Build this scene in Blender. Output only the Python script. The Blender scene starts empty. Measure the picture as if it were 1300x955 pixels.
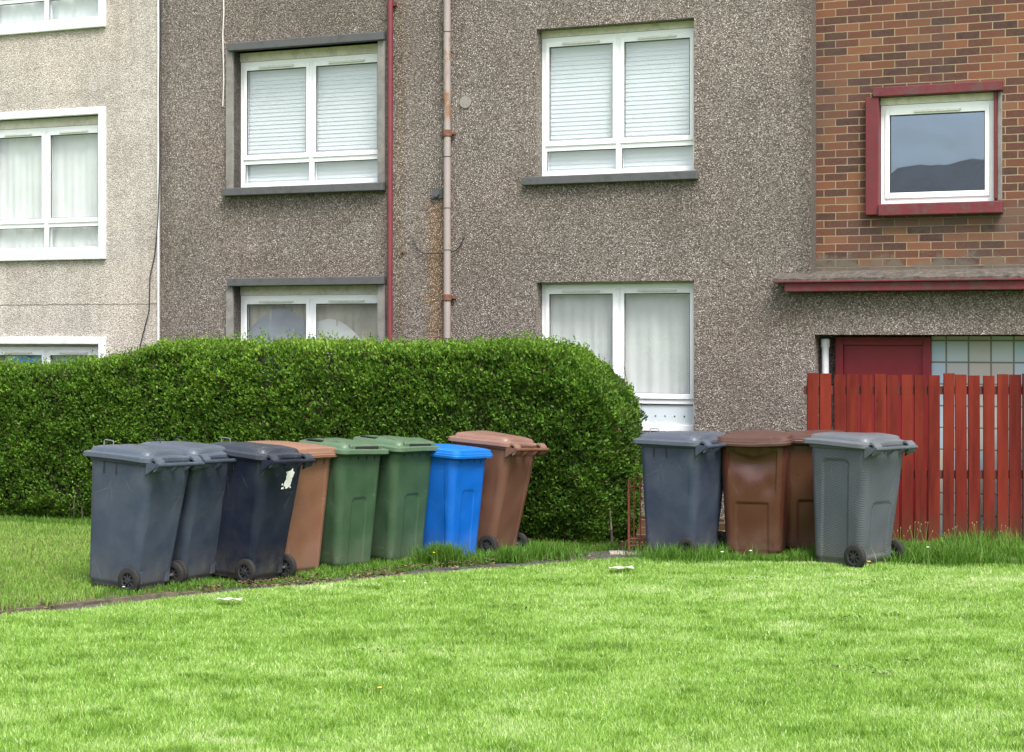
import bpy, bmesh, math, random
import numpy as np
from mathutils import Vector, Matrix, noise as mnoise
random.seed(7)
R = math.radians
C = bpy.context.scene.collection
scene = bpy.context.scene

# ------------------------------------------------------------------ helpers
FPX, CXP, HZ, EYE = 2200.0, 650.0, 425.0, 1.9      # focal length in photo pixels, centre, horizon, eye height
TH = R(23.0); FD = 17.7                             # facade angle and distance
cT, sT = math.cos(TH), math.sin(TH)
def ft(px):                                         # photo column -> metres along the facade
    r = (px-CXP)/FPX
    return FD*r/(cT+r*sT)
def fz(px, py):
    t = ft(px); Y = FD - t*sT
    return EYE-(py-HZ)*Y/FPX

def link(name, me, mat=None, parent=None):
    o = bpy.data.objects.new(name, me); C.objects.link(o)
    if mat is not None:
        for m in (mat if isinstance(mat, (list, tuple)) else [mat]): me.materials.append(m)
    if parent is not None: o.parent = parent
    return o
def obj(name, bm, mat=None, parent=None, smooth=False, bevel=0, seg=2):
    me = bpy.data.meshes.new(name)
    bmesh.ops.recalc_face_normals(bm, faces=bm.faces[:])
    bm.to_mesh(me); bm.free()
    o = link(name, me, mat, parent)
    if smooth:
        me.polygons.foreach_set('use_smooth', [True]*len(me.polygons))
        try: me.set_sharp_from_angle(angle=R(38))
        except Exception: pass
    if bevel:
        b = o.modifiers.new('bevel', 'BEVEL'); b.width = bevel; b.segments = seg; b.limit_method = 'ANGLE'
    return o
def tag(o, label=None, cat=None, group=None, kind=None):
    if label: o['label'] = label
    if cat: o['category'] = cat
    if group: o['group'] = group
    if kind: o['kind'] = kind
    return o
def empty(name, loc, rz=0, label=None, cat=None, group=None):
    o = bpy.data.objects.new(name, None); C.objects.link(o)
    o.location = loc; o.rotation_euler = (0, 0, rz); o.empty_display_size = .1
    return tag(o, label, cat, group)
def bx(bm, x0, x1, y0, y1, z0, z1, mi=0):
    v = [bm.verts.new(p) for p in ((x0,y0,z0),(x1,y0,z0),(x1,y1,z0),(x0,y1,z0),(x0,y0,z1),(x1,y0,z1),(x1,y1,z1),(x0,y1,z1))]
    for f in ((0,3,2,1),(4,5,6,7),(0,1,5,4),(1,2,6,5),(2,3,7,6),(3,0,4,7)):
        fc = bm.faces.new([v[i] for i in f]); fc.material_index = mi
    return v
def tube(bm, pts, rad, n=10, caps=True):
    pts = [Vector(p) for p in pts]
    rings = []
    up = Vector((0,0,1))
    for i, p in enumerate(pts):
        d = (pts[min(i+1, len(pts)-1)]-pts[max(i-1, 0)]).normalized()
        a = up if abs(d.dot(up)) < .95 else Vector((1,0,0))
        s = d.cross(a).normalized(); t = s.cross(d).normalized()
        r = rad[i] if isinstance(rad, (list, tuple)) else rad
        rings.append([bm.verts.new(p+s*math.cos(k*2*math.pi/n)*r+t*math.sin(k*2*math.pi/n)*r) for k in range(n)])
    for a, b in zip(rings, rings[1:]):
        for k in range(n): bm.faces.new((a[k], a[(k+1)%n], b[(k+1)%n], b[k]))
    if caps: bm.faces.new(rings[0][::-1]); bm.faces.new(rings[-1])
def lathe_x(bm, prof, n=32, cx=0, cy=0, cz=0):      # profile of (x, r), spun round an axis along x; closed loop
    rings = [[bm.verts.new((cx+x, cy+r*math.cos(k*2*math.pi/n), cz+r*math.sin(k*2*math.pi/n))) for k in range(n)] for x, r in prof]
    m = len(rings)
    for i in range(m):
        a, b = rings[i], rings[(i+1)%m]
        for k in range(n): bm.faces.new((a[k], a[(k+1)%n], b[(k+1)%n], b[k]))
def np_mesh(name, verts, faces_flat, sizes, mat, parent=None, attr=None, smooth=False):
    me = bpy.data.meshes.new(name)
    me.vertices.add(len(verts)); me.vertices.foreach_set('co', verts.astype(np.float32).ravel())
    me.loops.add(len(faces_flat)); me.loops.foreach_set('vertex_index', faces_flat.astype(np.int32))
    me.polygons.add(len(sizes))
    st = np.concatenate(([0], np.cumsum(sizes)[:-1])).astype(np.int32)
    me.polygons.foreach_set('loop_start', st)
    if smooth: me.polygons.foreach_set('use_smooth', np.ones(len(sizes), dtype=bool))
    if attr is not None:
        for k, a in attr.items():
            at = me.attributes.new(k, 'FLOAT', 'POINT'); at.data.foreach_set('value', a.astype(np.float32))
    me.update(); me.validate()
    return link(name, me, mat, parent)

# ------------------------------------------------------------------ materials
class NT:
    def __init__(s, name):
        s.m = bpy.data.materials.new(name); s.m.use_nodes = True
        s.t = s.m.node_tree; s.n = s.t.nodes; s.l = s.t.links
        s.p = s.n['Principled BSDF']; s.out = s.n['Material Output']
    def new(s, typ, **kw):
        nd = s.n.new(typ)
        for k, v in kw.items(): setattr(nd, k, v)
        return nd
    def set(s, nd, **kw):
        for k, v in kw.items():
            k = k.replace('_', ' ')
            if hasattr(v, 'is_linked') : s.l.new(v, nd.inputs[k])
            else: nd.inputs[k].default_value = v
        return nd
    def coord(s, kind='Object'):
        if not hasattr(s, 'tc'): s.tc = s.new('ShaderNodeTexCoord')
        return s.tc.outputs[kind]
    def mapping(s, scale=(1,1,1), loc=(0,0,0), kind='Object'):
        mp = s.new('ShaderNodeMapping'); s.l.new(s.coord(kind), mp.inputs[0])
        mp.inputs['Scale'].default_value = scale; mp.inputs['Location'].default_value = loc
        return mp.outputs[0]
    def noise(s, scale, detail=4, rough=.55, vec=None, out='Fac'):
        nd = s.new('ShaderNodeTexNoise'); s.l.new(vec or s.coord(), nd.inputs['Vector'])
        nd.inputs['Scale'].default_value = scale; nd.inputs['Detail'].default_value = detail; nd.inputs['Roughness'].default_value = rough
        return nd.outputs[out]
    def voro(s, scale, vec=None, out='Color', feature='F1'):
        nd = s.new('ShaderNodeTexVoronoi', feature=feature); s.l.new(vec or s.coord(), nd.inputs['Vector'])
        nd.inputs['Scale'].default_value = scale
        return nd.outputs[out]
    def ramp(s, fac, stops, interp='LINEAR'):
        nd = s.new('ShaderNodeValToRGB'); s.l.new(fac, nd.inputs[0]); cr = nd.color_ramp; cr.interpolation = interp
        while len(cr.elements) < len(stops): cr.elements.new(.5)
        for e, (p, c) in zip(cr.elements, stops):
            e.position = p; e.color = (c if len(c) == 4 else (*c, 1)) if not isinstance(c, (int, float)) else (c, c, c, 1)
        return nd.outputs[0]
    def mix(s, fac, a, b, blend='MIX'):
        nd = s.new('ShaderNodeMix', data_type='RGBA', blend_type=blend)
        for sock, v in ((nd.inputs[0], fac), (nd.inputs[6], a), (nd.inputs[7], b)):
            if hasattr(v, 'is_linked'): s.l.new(v, sock)
            elif isinstance(v, (int, float)): sock.default_value = v
            else: sock.default_value = (*v, 1) if len(v) == 3 else v
        return nd.outputs[2]
    def math(s, op, a, b=0, c=0, clamp=False):
        nd = s.new('ShaderNodeMath', operation=op, use_clamp=clamp)
        for i, v in enumerate((a, b, c)):
            if hasattr(v, 'is_linked'): s.l.new(v, nd.inputs[i])
            else: nd.inputs[i].default_value = v
        return nd.outputs[0]
    def sep(s, vec=None):
        nd = s.new('ShaderNodeSeparateXYZ'); s.l.new(vec or s.coord(), nd.inputs[0]); return nd.outputs
    def comb(s, x, y, z):
        nd = s.new('ShaderNodeCombineXYZ')
        for i, v in enumerate((x, y, z)):
            if hasattr(v, 'is_linked'): s.l.new(v, nd.inputs[i])
            else: nd.inputs[i].default_value = v
        return nd.outputs[0]
    def base(s, v):
        if hasattr(v, 'is_linked'): s.l.new(v, s.p.inputs['Base Color'])
        else: s.p.inputs['Base Color'].default_value = (*v, 1)
    def rough(s, v):
        if hasattr(v, 'is_linked'): s.l.new(v, s.p.inputs['Roughness'])
        else: s.p.inputs['Roughness'].default_value = v
    def bump(s, h, strength=.4, dist=.01):
        nd = s.new('ShaderNodeBump'); s.l.new(h, nd.inputs['Height']); nd.inputs['Strength'].default_value = strength
        nd.inputs['Distance'].default_value = dist; s.l.new(nd.outputs[0], s.p.inputs['Normal'])

def boxmask(t, x, z, x0, x1, z0, z1, soft, jitter):
    # 1 inside the rectangle, falls to 0 over soft; jitter is a noise output around .5
    j = t.math('MULTIPLY', t.math('SUBTRACT', jitter, .5), soft*5)
    xx = t.math('ADD', x, j)
    def ss(v, a, b):
        nd = t.new('ShaderNodeMapRange', interpolation_type='SMOOTHSTEP'); t.l.new(v, nd.inputs[0])
        nd.inputs[1].default_value = a; nd.inputs[2].default_value = b; return nd.outputs[0]
    a = t.math('MULTIPLY', ss(xx, x0-soft, x0+soft), ss(xx, x1+soft, x1-soft))
    zz = t.math('ADD', z, t.math('MULTIPLY', j, 2))
    b = t.math('MULTIPLY', ss(zz, z0-soft*2, z0+soft*2), ss(zz, z1+soft, z1-soft))
    return t.math('MULTIPLY', a, b)

def mat_render(name, stones, tint_lo, tint_hi, stains=(), scale=88):
    t = NT(name)
    vc = t.voro(scale)
    s0 = t.sep(vc)
    col = t.ramp(s0[0], stones)
    ft_ = t.voro(scale, out='Distance')
    col = t.mix(t.ramp(ft_, [(.35, 0), (.75, 1)]), col, (stones[0][1][0]*.8, stones[0][1][1]*.78, stones[0][1][2]*.76))
    big = t.noise(.55, 5, .6)
    col = t.mix(t.ramp(big, [(.35, 0), (.65, 1)]), t.mix(1, col, tint_lo, 'MULTIPLY'), t.mix(1, col, tint_hi, 'MULTIPLY'))
    mott = t.noise(2.4, 6, .7)
    col = t.mix(t.math('MULTIPLY', t.ramp(mott, [(.42, 0), (.68, 1)]), .30), col, t.mix(1, col, (.66, .64, .60), 'MULTIPLY'))
    warm = t.noise(.9, 3, .5, t.mapping((1, 1, 1), (5, 3, 8)))
    col = t.mix(t.math('MULTIPLY', t.ramp(warm, [(.45, 0), (.7, 1)]), .5), col, t.mix(1, col, (1.05, .985, .93), 'MULTIPLY'))
    streak = t.noise(1, 5, .65, t.mapping((5, 5, .35)))
    col = t.mix(t.math('MULTIPLY', t.ramp(streak, [(.45, 0), (.75, 1)]), .32), col, (.13, .105, .08))
    med = t.noise(7, 4, .6)
    col = t.mix(t.math('MULTIPLY', t.ramp(med, [(.5, 0), (.7, 1)]), .2), col, (.12, .10, .08))
    o = t.sep(); j = t.noise(9, 4, .7)
    for (x0, x1, z0, z1, soft, amt, c) in stains:
        col = t.mix(t.math('MULTIPLY', boxmask(t, o[0], o[2], x0, x1, z0, z1, soft, j), amt), col, c, 'MULTIPLY')
    t.base(col); t.rough(.92)
    h = t.math('ADD', t.math('MULTIPLY', ft_, -1), t.math('MULTIPLY', s0[1], .5))
    t.bump(h, .7, .008)
    return t.m

def mat_plastic(name, col, rough=.42, dust=(.45, .45, .43), dustamt=.16, rib=False, scuff=.25, spec=.32):
    t = NT(name)
    n1 = t.noise(2.0, 4, .5); n2 = t.noise(3.5, 7, .7)
    sc = t.noise(14, 8, .75, t.mapping((.35, .35, 1.6)))
    hi = tuple(min(1, c*1.12+.003) for c in col); lo = tuple(c*.88 for c in col)
    c = t.mix(t.ramp(n1, [(.3, 0), (.7, 1)]), lo, hi)
    c = t.mix(t.math('MULTIPLY', t.ramp(sc, [(.62, 0), (.74, 1)]), scuff*.45), c, dust)
    c = t.mix(t.math('MULTIPLY', t.ramp(n2, [(.4, 0), (.75, 1)]), dustamt*.4), c, dust)
    z = t.sep()[2]
    nd = t.new('ShaderNodeMapRange'); t.l.new(z, nd.inputs[0]); nd.inputs[1].default_value = .32; nd.inputs[2].default_value = .0
    splash = t.math('MULTIPLY', nd.outputs[0], t.ramp(t.noise(9, 6, .7), [(.35, 0), (.7, 1)]))
    c = t.mix(t.math('MULTIPLY', splash, .6), c, (.13, .115, .085))
    # rubbed marks at knee height
    rub = t.math('MULTIPLY', t.ramp(t.noise(1, 6, .75, t.mapping((7, 7, 26))), [(.60, 0), (.70, 1)]), t.ramp(t.noise(1.7, 3, .5, t.mapping((1.6, 1.6, 1.2), (3, 1, 7))), [(.54, 0), (.66, 1)]))
    c = t.mix(t.math('MULTIPLY', rub, scuff*2.0), c, dust)
    drip = t.math('MULTIPLY', t.ramp(t.noise(1, 4, .6, t.mapping((34, 34, 1.3))), [(.60, 0), (.75, 1)]), t.ramp(t.noise(2.1, 2), [(.5, 0), (.7, 1)]))
    c = t.mix(t.math('MULTIPLY', drip, .22), c, (.16, .15, .12))
    # thin scratches
    w = t.voro(5.5, t.mapping((1, 1, .5)), 'Distance', 'DISTANCE_TO_EDGE')
    scr = t.math('MULTIPLY', t.ramp(w, [(.0, 1), (.006, 0)]), t.ramp(t.noise(3.3, 3), [(.55, 0), (.62, 1)]))
    c = t.mix(t.math('MULTIPLY', scr, .3), c, dust)
    t.base(c)
    t.rough(t.math('ADD', rough, t.math('MULTIPLY', t.math('SUBTRACT', n1, .5), .3)))
    t.p.inputs['Specular IOR Level'].default_value = spec
    b = t.noise(4, 3, .5)
    if rib:
        o = t.sep()
        zig = t.math('PINGPONG', t.math('ADD', t.math('ADD', o[0], o[1]), 5), .075)
        ph = t.math('MULTIPLY', t.math('ADD', o[2], t.math('MULTIPLY', zig, .42)), 2*math.pi/.020)
        b = t.math('ADD', t.math('MULTIPLY', b, .25), t.math('MULTIPLY', t.math('SINE', ph), .22))
        t.bump(b, .8, .004)
    else:
        t.bump(b, .2, .02)
    return t.m

def mat_simple(name, col, rough=.6, var=.25, scale=6, metallic=0, bump=.1, dirt=None, dirtamt=.4, dscale=5):
    t = NT(name)
    n = t.noise(scale, 5, .65)
    c = t.mix(t.ramp(n, [(.3, 0), (.7, 1)]), tuple(x*(1-var) for x in col), tuple(min(1, x*(1+var)) for x in col))
    if dirt:
        c = t.mix(t.math('MULTIPLY', t.ramp(t.noise(dscale, 8, .75), [(.48, 0), (.62, 1)]), dirtamt), c, dirt)
    t.base(c); t.rough(rough); t.p.inputs['Metallic'].default_value = metallic
    if bump: t.bump(t.noise(scale*6, 4, .6), bump, .004)
    return t.m

STONES_D = [(0, (.095, .078, .069)), (.22, (.168, .147, .135)), (.5, (.238, .212, .196)), (.78, (.312, .284, .264)), (.93, (.43, .40, .375)), (1, (.66, .62, .58))]
STONES_L = [(0, (.37, .335, .305)), (.2, (.49, .455, .42)), (.5, (.59, .555, .52)), (.8, (.66, .63, .595)), (1, (.80, .78, .75))]
tL0, tL1, tR0, tR1 = ft(297), ft(481), ft(681), ft(881)
stD = [
    (ft(543), ft(568), .6, fz(560, 255), .08, .75, (1.18, .88, .58)),     # rust run below the bracket
    (ft(503), ft(513), .6, 6.6, .03, .5, (.75, .66, .46)),                # damp line beside the red pipe
    (tL0-.2, tL1+.12, 5.10, 5.6, .10, .45, (.62, .60, .55)),
    (tR0-.1, tR1+.1, 3.1, 3.44, .10, .45, (.68, .66, .62)),
    (tL0-.15, tL1+.1, 3.1, 3.42, .10, .4, (.68, .66, .62)),
    (tL0-.15, tL1+.1, 2.5, 2.75, .08, .4, (.68, .66, .62)),
    (ft(985), ft(1034), 1.9, 2.4, .08, .5, (.75, .72, .62)),
    (ft(1015), ft(1034), 2.3, 8, .04, .55, (.55, .53, .50)),
    (ft(1034), 9, 2.18, 2.34, .05, .55, (.80, .77, .70)),
    (ft(206), ft(215), 0, 8, .03, .4, (.6, .58, .55)),
]
M = {}
M['render'] = mat_render('pebbledash_grey', STONES_D, (.82, .80, .78), (1.14, 1.12, 1.10), stD)
M['render_pale'] = mat_render('pebbledash_pale', STONES_L, (.86, .85, .85), (1.06, 1.05, 1.03),
    [(-9, ft(139), 4.48, 4.72, .05, .4, (.72, .72, .72)), (-9, ft(139), 2.66, 2.80, .03, .4, (.8, .78, .68)), (-9, ft(139), 5.35, 5.44, .03, .4, (.8, .78, .68)),
     (-9, ft(200), 2.235, 2.25, .004, .8, (.35, .3, .26))])
def mat_brick(name):
    t = NT(name); o = t.sep()
    vec = t.comb(t.math('ADD', o[0], t.math('MULTIPLY', o[1], 1)), o[2], 0)
    # ragged joints
    nz = t.noise(14, 3, .5, out='Color'); s_ = t.sep(nz)
    vec2 = t.comb(t.math('ADD', t.sep(vec)[0], t.math('MULTIPLY', s_[0], .008)), t.math('ADD', t.sep(vec)[1], t.math('MULTIPLY', s_[1], .008)), 0)
    b = t.new('ShaderNodeTexBrick'); t.l.new(vec2, b.inputs['Vector'])
    b.offset = .5; b.inputs['Color1'].default_value = (0, 0, 0, 1); b.inputs['Color2'].default_value = (1, 1, 1, 1)
    for k, v in (('Scale', 1), ('Mortar Size', .005), ('Mortar Smooth', .25), ('Bias', 0), ('Brick Width', .225), ('Row Height', .075)): b.inputs[k].default_value = v
    col = t.ramp(b.outputs['Color'], [(0, (.036, .018, .015)), (.25, (.060, .024, .016)), (.45, (.084, .029, .017)), (.65, (.125, .043, .020)), (.83, (.175, .065, .028)), (1, (.17, .078, .040))])
    col = t.mix(t.math('MULTIPLY', t.ramp(t.noise(22, 6, .7), [(.35, 0), (.7, 1)]), .45), col, (.12, .055, .045))
    col = t.mix(t.math('MULTIPLY', t.ramp(t.noise(60, 3, .6), [(.55, 0), (.7, 1)]), .25), col, (.28, .15, .11))
    mort = t.mix(t.noise(9, 4), (.20, .155, .085), (.36, .30, .185))
    col = t.mix(b.outputs['Fac'], col, mort)
    soot = boxmask(t, o[0], o[2], 2.9, 9, 2.38, 2.60, .05, t.noise(7, 4, .7))
    col = t.mix(t.math('MULTIPLY', soot, .75), col, (.12, .11, .085))
    col = t.mix(t.math('MULTIPLY', boxmask(t, o[0], o[2], ft(1110), 9, 2.9, 3.06, .05, t.noise(7, 4, .7)), .6), col, (.10, .075, .06))
    big = t.ramp(t.noise(1.3, 4), [(.5, 0), (.75, 1)])
    col = t.mix(t.math('MULTIPLY', big, .5), col, (.075, .055, .045))
    t.base(col); t.rough(.9)
    t.bump(t.math('SUBTRACT', t.math('MULTIPLY', t.noise(50, 4, .7), .3), b.outputs['Fac']), .8, .006)
    return t.m
M['brick'] = mat_brick('red_brick')
M['concrete_dark'] = mat_simple('weathered_dark_concrete', (.085, .088, .092), .85, .3, 5, bump=.3, dirt=(.03, .033, .03), dirtamt=.6)
M['concrete'] = mat_simple('grey_painted_concrete', (.20, .19, .18), .85, .25, 4, bump=.3, dirt=(.07, .065, .06), dirtamt=.6, dscale=3)
M['concrete_pale'] = mat_simple('white_painted_surround', (.64, .67, .70), .75, .08, 4, bump=.2, dirt=(.42, .43, .40), dirtamt=.5)
M['red'] = mat_simple('dark_red_paint', (.125, .012, .018), .6, .15, 5, bump=.2, dirt=(.07, .02, .02), dirtamt=.5, dscale=7)
M['red_dirty'] = mat_simple('flaking_red_paint', (.125, .014, .020), .7, .18, 5, bump=.3, dirt=(.07, .055, .05), dirtamt=.8, dscale=9)
M['door_red'] = mat_simple('crimson_door_paint', (.24, .012, .022), .5, .12, 5, bump=.1)
M['ledge_top'] = mat_simple('mossy_ledge', (.065, .055, .047), .95, .5, 12, bump=.6, dirt=(.24, .21, .18), dirtamt=.35, dscale=20)
M['upvc'] = mat_simple('white_window_plastic', (.86, .88, .91), .3, .01, 3, bump=0, dirt=(.70, .70, .68), dirtamt=.2, dscale=7)
M['upvc_dirty'] = mat_simple('grimy_cream_frame', (.68, .64, .60), .6, .08, 6, bump=0, dirt=(.38, .34, .29), dirtamt=.5, dscale=9)
M['gasket'] = mat_simple('black_gasket', (.02, .022, .025), .6, .1, 8, bump=0)
M['vent'] = mat_simple('cream_trickle_vent', (.66, .67, .63), .5, .05, 20, bump=0, dirt=(.35, .25, .14), dirtamt=.3, dscale=30)
def mat_glass(name, tint=(.93, .96, .97), refl=1.0, wob=.12, gcol=(.95, .98, 1)):
    t = NT(name); t.n.remove(t.p)
    tr = t.new('ShaderNodeBsdfTransparent'); tr.inputs[0].default_value = (*tint, 1)
    gl = t.new('ShaderNodeBsdfGlossy'); gl.inputs['Roughness'].default_value = .015; gl.inputs['Color'].default_value = (*gcol, 1)
    lw = t.new('ShaderNodeLayerWeight'); lw.inputs['Blend'].default_value = .5
    fac = t.math('ADD', t.math('MULTIPLY', t.math('POWER', lw.outputs['Facing'], 5), .9), .045*refl, clamp=True)
    mx = t.new('ShaderNodeMixShader'); t.l.new(fac, mx.inputs[0]); t.l.new(tr.outputs[0], mx.inputs[1]); t.l.new(gl.outputs[0], mx.inputs[2])
    b = t.new('ShaderNodeBump'); t.l.new(t.noise(1.6, 2, .5), b.inputs['Height']); b.inputs['Strength'].default_value = wob; b.inputs['Distance'].default_value = .05
    t.l.new(b.outputs[0], gl.inputs['Normal'])
    t.l.new(mx.outputs[0], t.out.inputs['Surface'])
    return t.m
M['glass'] = mat_glass('window_glass', (.98, 1, 1), 1.9)
M['glass_sky_tint'] = mat_glass('window_glass_reflective', refl=8, wob=.16, gcol=(.44, .54, .68))  # glossy colour tinted bluish to paint in a bluer sky reflection
def mat_blind(name, col, tr=.25):
    t = NT(name); t.base(t.mix(t.noise(3, 3), tuple(c*.92 for c in col), col)); t.rough(.7)
    return t.m
M['blind'] = mat_blind('white_slat_blind', (.64, .65, .67))
M['net'] = mat_simple('net_curtain', (.68, .67, .66), .9, .06, 3, bump=0)
M['net_warm'] = mat_simple('cream_net_curtain', (.52, .47, .40), .9, .2, 2, bump=0)
M['net_dark'] = mat_simple('mauve_grey_curtain', (.36, .37, .42), .9, .2, 2, bump=0)
M['panel_white'] = mat_simple('opal_lower_panel', (.58, .65, .69), .35, .04, 3, bump=0)
M['blue_board'] = mat_simple('bright_blue_board', (.03, .22, .68), .6, .08, 3, bump=0)
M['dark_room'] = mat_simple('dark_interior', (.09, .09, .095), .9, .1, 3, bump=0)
M['pipe_red'] = mat_simple('red_painted_iron', (.15, .024, .034), .5, .15, 8, bump=.1, dirt=(.16, .05, .04), dirtamt=.4)
def mat_pipe():
    t = NT('peeling_lilac_grey_iron'); o = t.sep()
    n = t.noise(5, 8, .7, t.mapping((1, 1, .5)))
    z = o[2]
    rustband = t.math('ADD', boxmask(t, t.math('MULTIPLY', z, 0), z, -1, 1, .3, fz(571, 378), .05, n), boxmask(t, t.math('MULTIPLY', z, 0), z, -1, 1, fz(571, 175), fz(571, 60), .05, n), clamp=True)
    thr = t.math('ADD', t.math('MULTIPLY', rustband, .10), n)
    c = t.mix(t.ramp(thr, [(.60, 0), (.66, 1)]), t.mix(t.noise(3, 3), (.24, .20, .19), (.34, .29, .28)), t.mix(t.noise(30, 4), (.17, .075, .038), (.29, .18, .11)))
    t.base(c); t.rough(.65); t.bump(n, .3, .01); return t.m
M['pipe_grey'] = mat_pipe()
M['rust'] = mat_simple('rusty_iron', (.15, .07, .045), .85, .4, 20, bump=.3)
M['cable_black'] = mat_simple('black_cable', (.02, .02, .022), .6, .1, 10, bump=0)
M['cable_white'] = mat_simple('white_cable', (.62, .60, .57), .6, .1, 10, bump=0, dirt=(.35, .3, .26), dirtamt=.5, dscale=3)
def mat_wood():
    t = NT('red_stained_timber'); o = t.sep()
    idx = t.math('FLOOR', t.math('DIVIDE', o[0], .1217))
    wn = t.new('ShaderNodeTexWhiteNoise', noise_dimensions='1D'); t.l.new(idx, wn.inputs['W'])
    g = t.noise(1, 6, .6, t.mapping((30, 30, 1.8)))
    g2 = t.noise(1, 4, .6, t.mapping((5, 5, .9)))
    c = t.mix(t.ramp(g, [(.3, 0), (.7, 1)]), (.066, .006, .003), (.150, .014, .007))
    c = t.mix(t.ramp(g2, [(.4, 0), (.75, 1)]), c, (.215, .030, .014))
    c = t.mix(t.math('MULTIPLY', wn.outputs[0], .45), c, t.mix(1, c, (.42, .36, .36), 'MULTIPLY'))
    kn = t.voro(2.4, t.mapping((1.6, 1, .9)), 'Distance')
    c = t.mix(t.ramp(kn, [(.02, .8), (.055, 0)]), c, (.03, .006, .005))
    wear = t.noise(18, 8, .8)
    c = t.mix(t.math('MULTIPLY', t.ramp(wear, [(.60, 0), (.68, 1)]), .22), c, (.20, .09, .065))
    z0 = t.new('ShaderNodeMapRange'); t.l.new(o[2], z0.inputs[0]); z0.inputs[1].default_value = .35; z0.inputs[2].default_value = .0
    c = t.mix(t.math('MULTIPLY', z0.outputs[0], t.math('MULTIPLY', t.noise(6, 5), 1.2)), c, (.045, .035, .018))
    t.base(c); t.rough(.8); t.p.inputs['Specular IOR Level'].default_value = .2; t.bump(g, .3, .004); return t.m
M['wood'] = mat_wood()
M['rail'] = mat_simple('dark_red_rail', (.09, .022, .016), .8, .3, 8, bump=.2)
M['gate'] = mat_simple('rust_red_gate_paint', (.20, .045, .035), .6, .3, 20, bump=.2)
def mat_blocks():
    t = NT('glass_blocks'); o = t.sep()
    b = t.new('ShaderNodeTexBrick'); t.l.new(t.comb(o[0], o[2], 0), b.inputs['Vector'])
    b.offset = 0; b.inputs['Color1'].default_value = (0, 0, 0, 1); b.inputs['Color2'].default_value = (1, 1, 1, 1)
    for k, v in (('Scale', 1), ('Mortar Size', .009), ('Mortar Smooth', .2), ('Bias', 0), ('Brick Width', .205), ('Row Height', .205)): b.inputs[k].default_value = v
    c = t.ramp(b.outputs['Color'], [(0, (.40, .56, .66)), (.3, (.50, .60, .64)), (.45, (.50, .48, .44)), (.7, (.55, .50, .45)), (.85, (.46, .60, .70)), (1, (.42, .58, .70))])
    c = t.mix(t.math('MULTIPLY', t.noise(11, 4), .25), c, (.35, .36, .30))
    c = t.mix(b.outputs['Fac'], c, (.19, .19, .16))
    t.base(c); t.rough(.2); t.bump(t.math('ADD', t.math('MULTIPLY', b.outputs['Fac'], -1), t.math('MULTIPLY', t.noise(16, 2), .35)), .5, .01); return t.m
M['blocks'] = mat_blocks()
M['tyre'] = mat_simple('black_tyre_rubber', (.009, .009, .009), .75, .3, 14, bump=.2, dirt=(.045, .04, .03), dirtamt=.3, dscale=20)
M['rim'] = mat_simple('grey_wheel_plastic', (.030, .032, .036), .5, .2, 10, bump=0, dirt=(.15, .13, .1), dirtamt=.3)
M['steel'] = mat_simple('dull_galvanised_steel', (.35, .35, .36), .4, .2, 10, metallic=.8, bump=0)
M['sticker'] = mat_simple('white_torn_sticker', (.80, .80, .78), .6, .05, 10, bump=0)
M['slot'] = mat_simple('dark_slot', (.012, .012, .014), .7, .1, 10, bump=0)
M['asphalt'] = mat_simple('worn_asphalt_path', (.055, .052, .050), .95, .35, 9, bump=.5, dirt=(.11, .09, .07), dirtamt=.5, dscale=12)
M['kerbstone'] = mat_simple('pale_concrete_slab', (.32, .29, .25), .9, .2, 8, bump=.3)
M['paper'] = mat_simple('white_paper', (.42, .40, .36), .8, .1, 10, bump=0)
def mat_ground():
    t = NT('grass_earth'); 
    n = t.noise(.6, 6, .6); f = t.noise(25, 6, .7)
    c = t.mix(t.ramp(n, [(.3, 0), (.7, 1)]), (.12, .22, .03), (.18, .30, .045))
    c = t.mix(t.ramp(f, [(.35, .0), (.7, .5)]), c, (.06, .11, .02))
    t.base(c); t.rough(.95); t.bump(f, .6, .03); return t.m
M['ground'] = mat_ground()
M['soil'] = mat_simple('dark_soil', (.075, .060, .040), .95, .5, 14, bump=.6, dirt=(.16, .12, .07), dirtamt=.6, dscale=14)
def mat_leaf(name, stops, rough=.5, transl=.3):
    t = NT(name)
    a = t.new('ShaderNodeAttribute', attribute_name='tint')
    c = t.ramp(a.outputs['Fac'], stops); t.base(c); t.rough(rough)
    t.p.inputs['Specular IOR Level'].default_value = .35
    tl = t.new('ShaderNodeBsdfTranslucent'); t.l.new(c, tl.inputs[0])
    mx = t.new('ShaderNodeMixShader'); mx.inputs[0].default_value = transl
    t.l.new(t.p.outputs[0], mx.inputs[1]); t.l.new(tl.outputs[0], mx.inputs[2]); t.l.new(mx.outputs[0], t.out.inputs['Surface'])
    return t.m
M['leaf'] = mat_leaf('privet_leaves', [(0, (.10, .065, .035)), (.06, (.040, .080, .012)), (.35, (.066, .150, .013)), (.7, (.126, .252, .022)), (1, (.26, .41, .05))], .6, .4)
M['lawn'] = mat_leaf('short_lawn_blades', [(0, (.22, .20, .07)), (.08, (.16, .30, .035)), (.35, (.235, .42, .062)), (.7, (.34, .53, .12)), (1, (.56, .66, .34))], .5, .35)
M['verge'] = mat_leaf('rank_grass_blades', [(0, (.22, .16, .08)), (.05, (.06, .13, .015)), (.4, (.09, .21, .02)), (.8, (.15, .31, .035)), (1, (.28, .40, .09))], .5, .3)
M['litter'] = mat_leaf('dead_leaf_litter', [(0, (.03, .022, .015)), (.5, (.10, .066, .036)), (1, (.24, .17, .10))], .8, .05)
M['litter_pale'] = mat_simple('pale_seed_heads', (.26, .24, .12), .9, .3, 20, bump=0)
M['cover'] = mat_simple('grey_cover_plate', (.24, .22, .20), .9, .3, 30, bump=.4)
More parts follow.
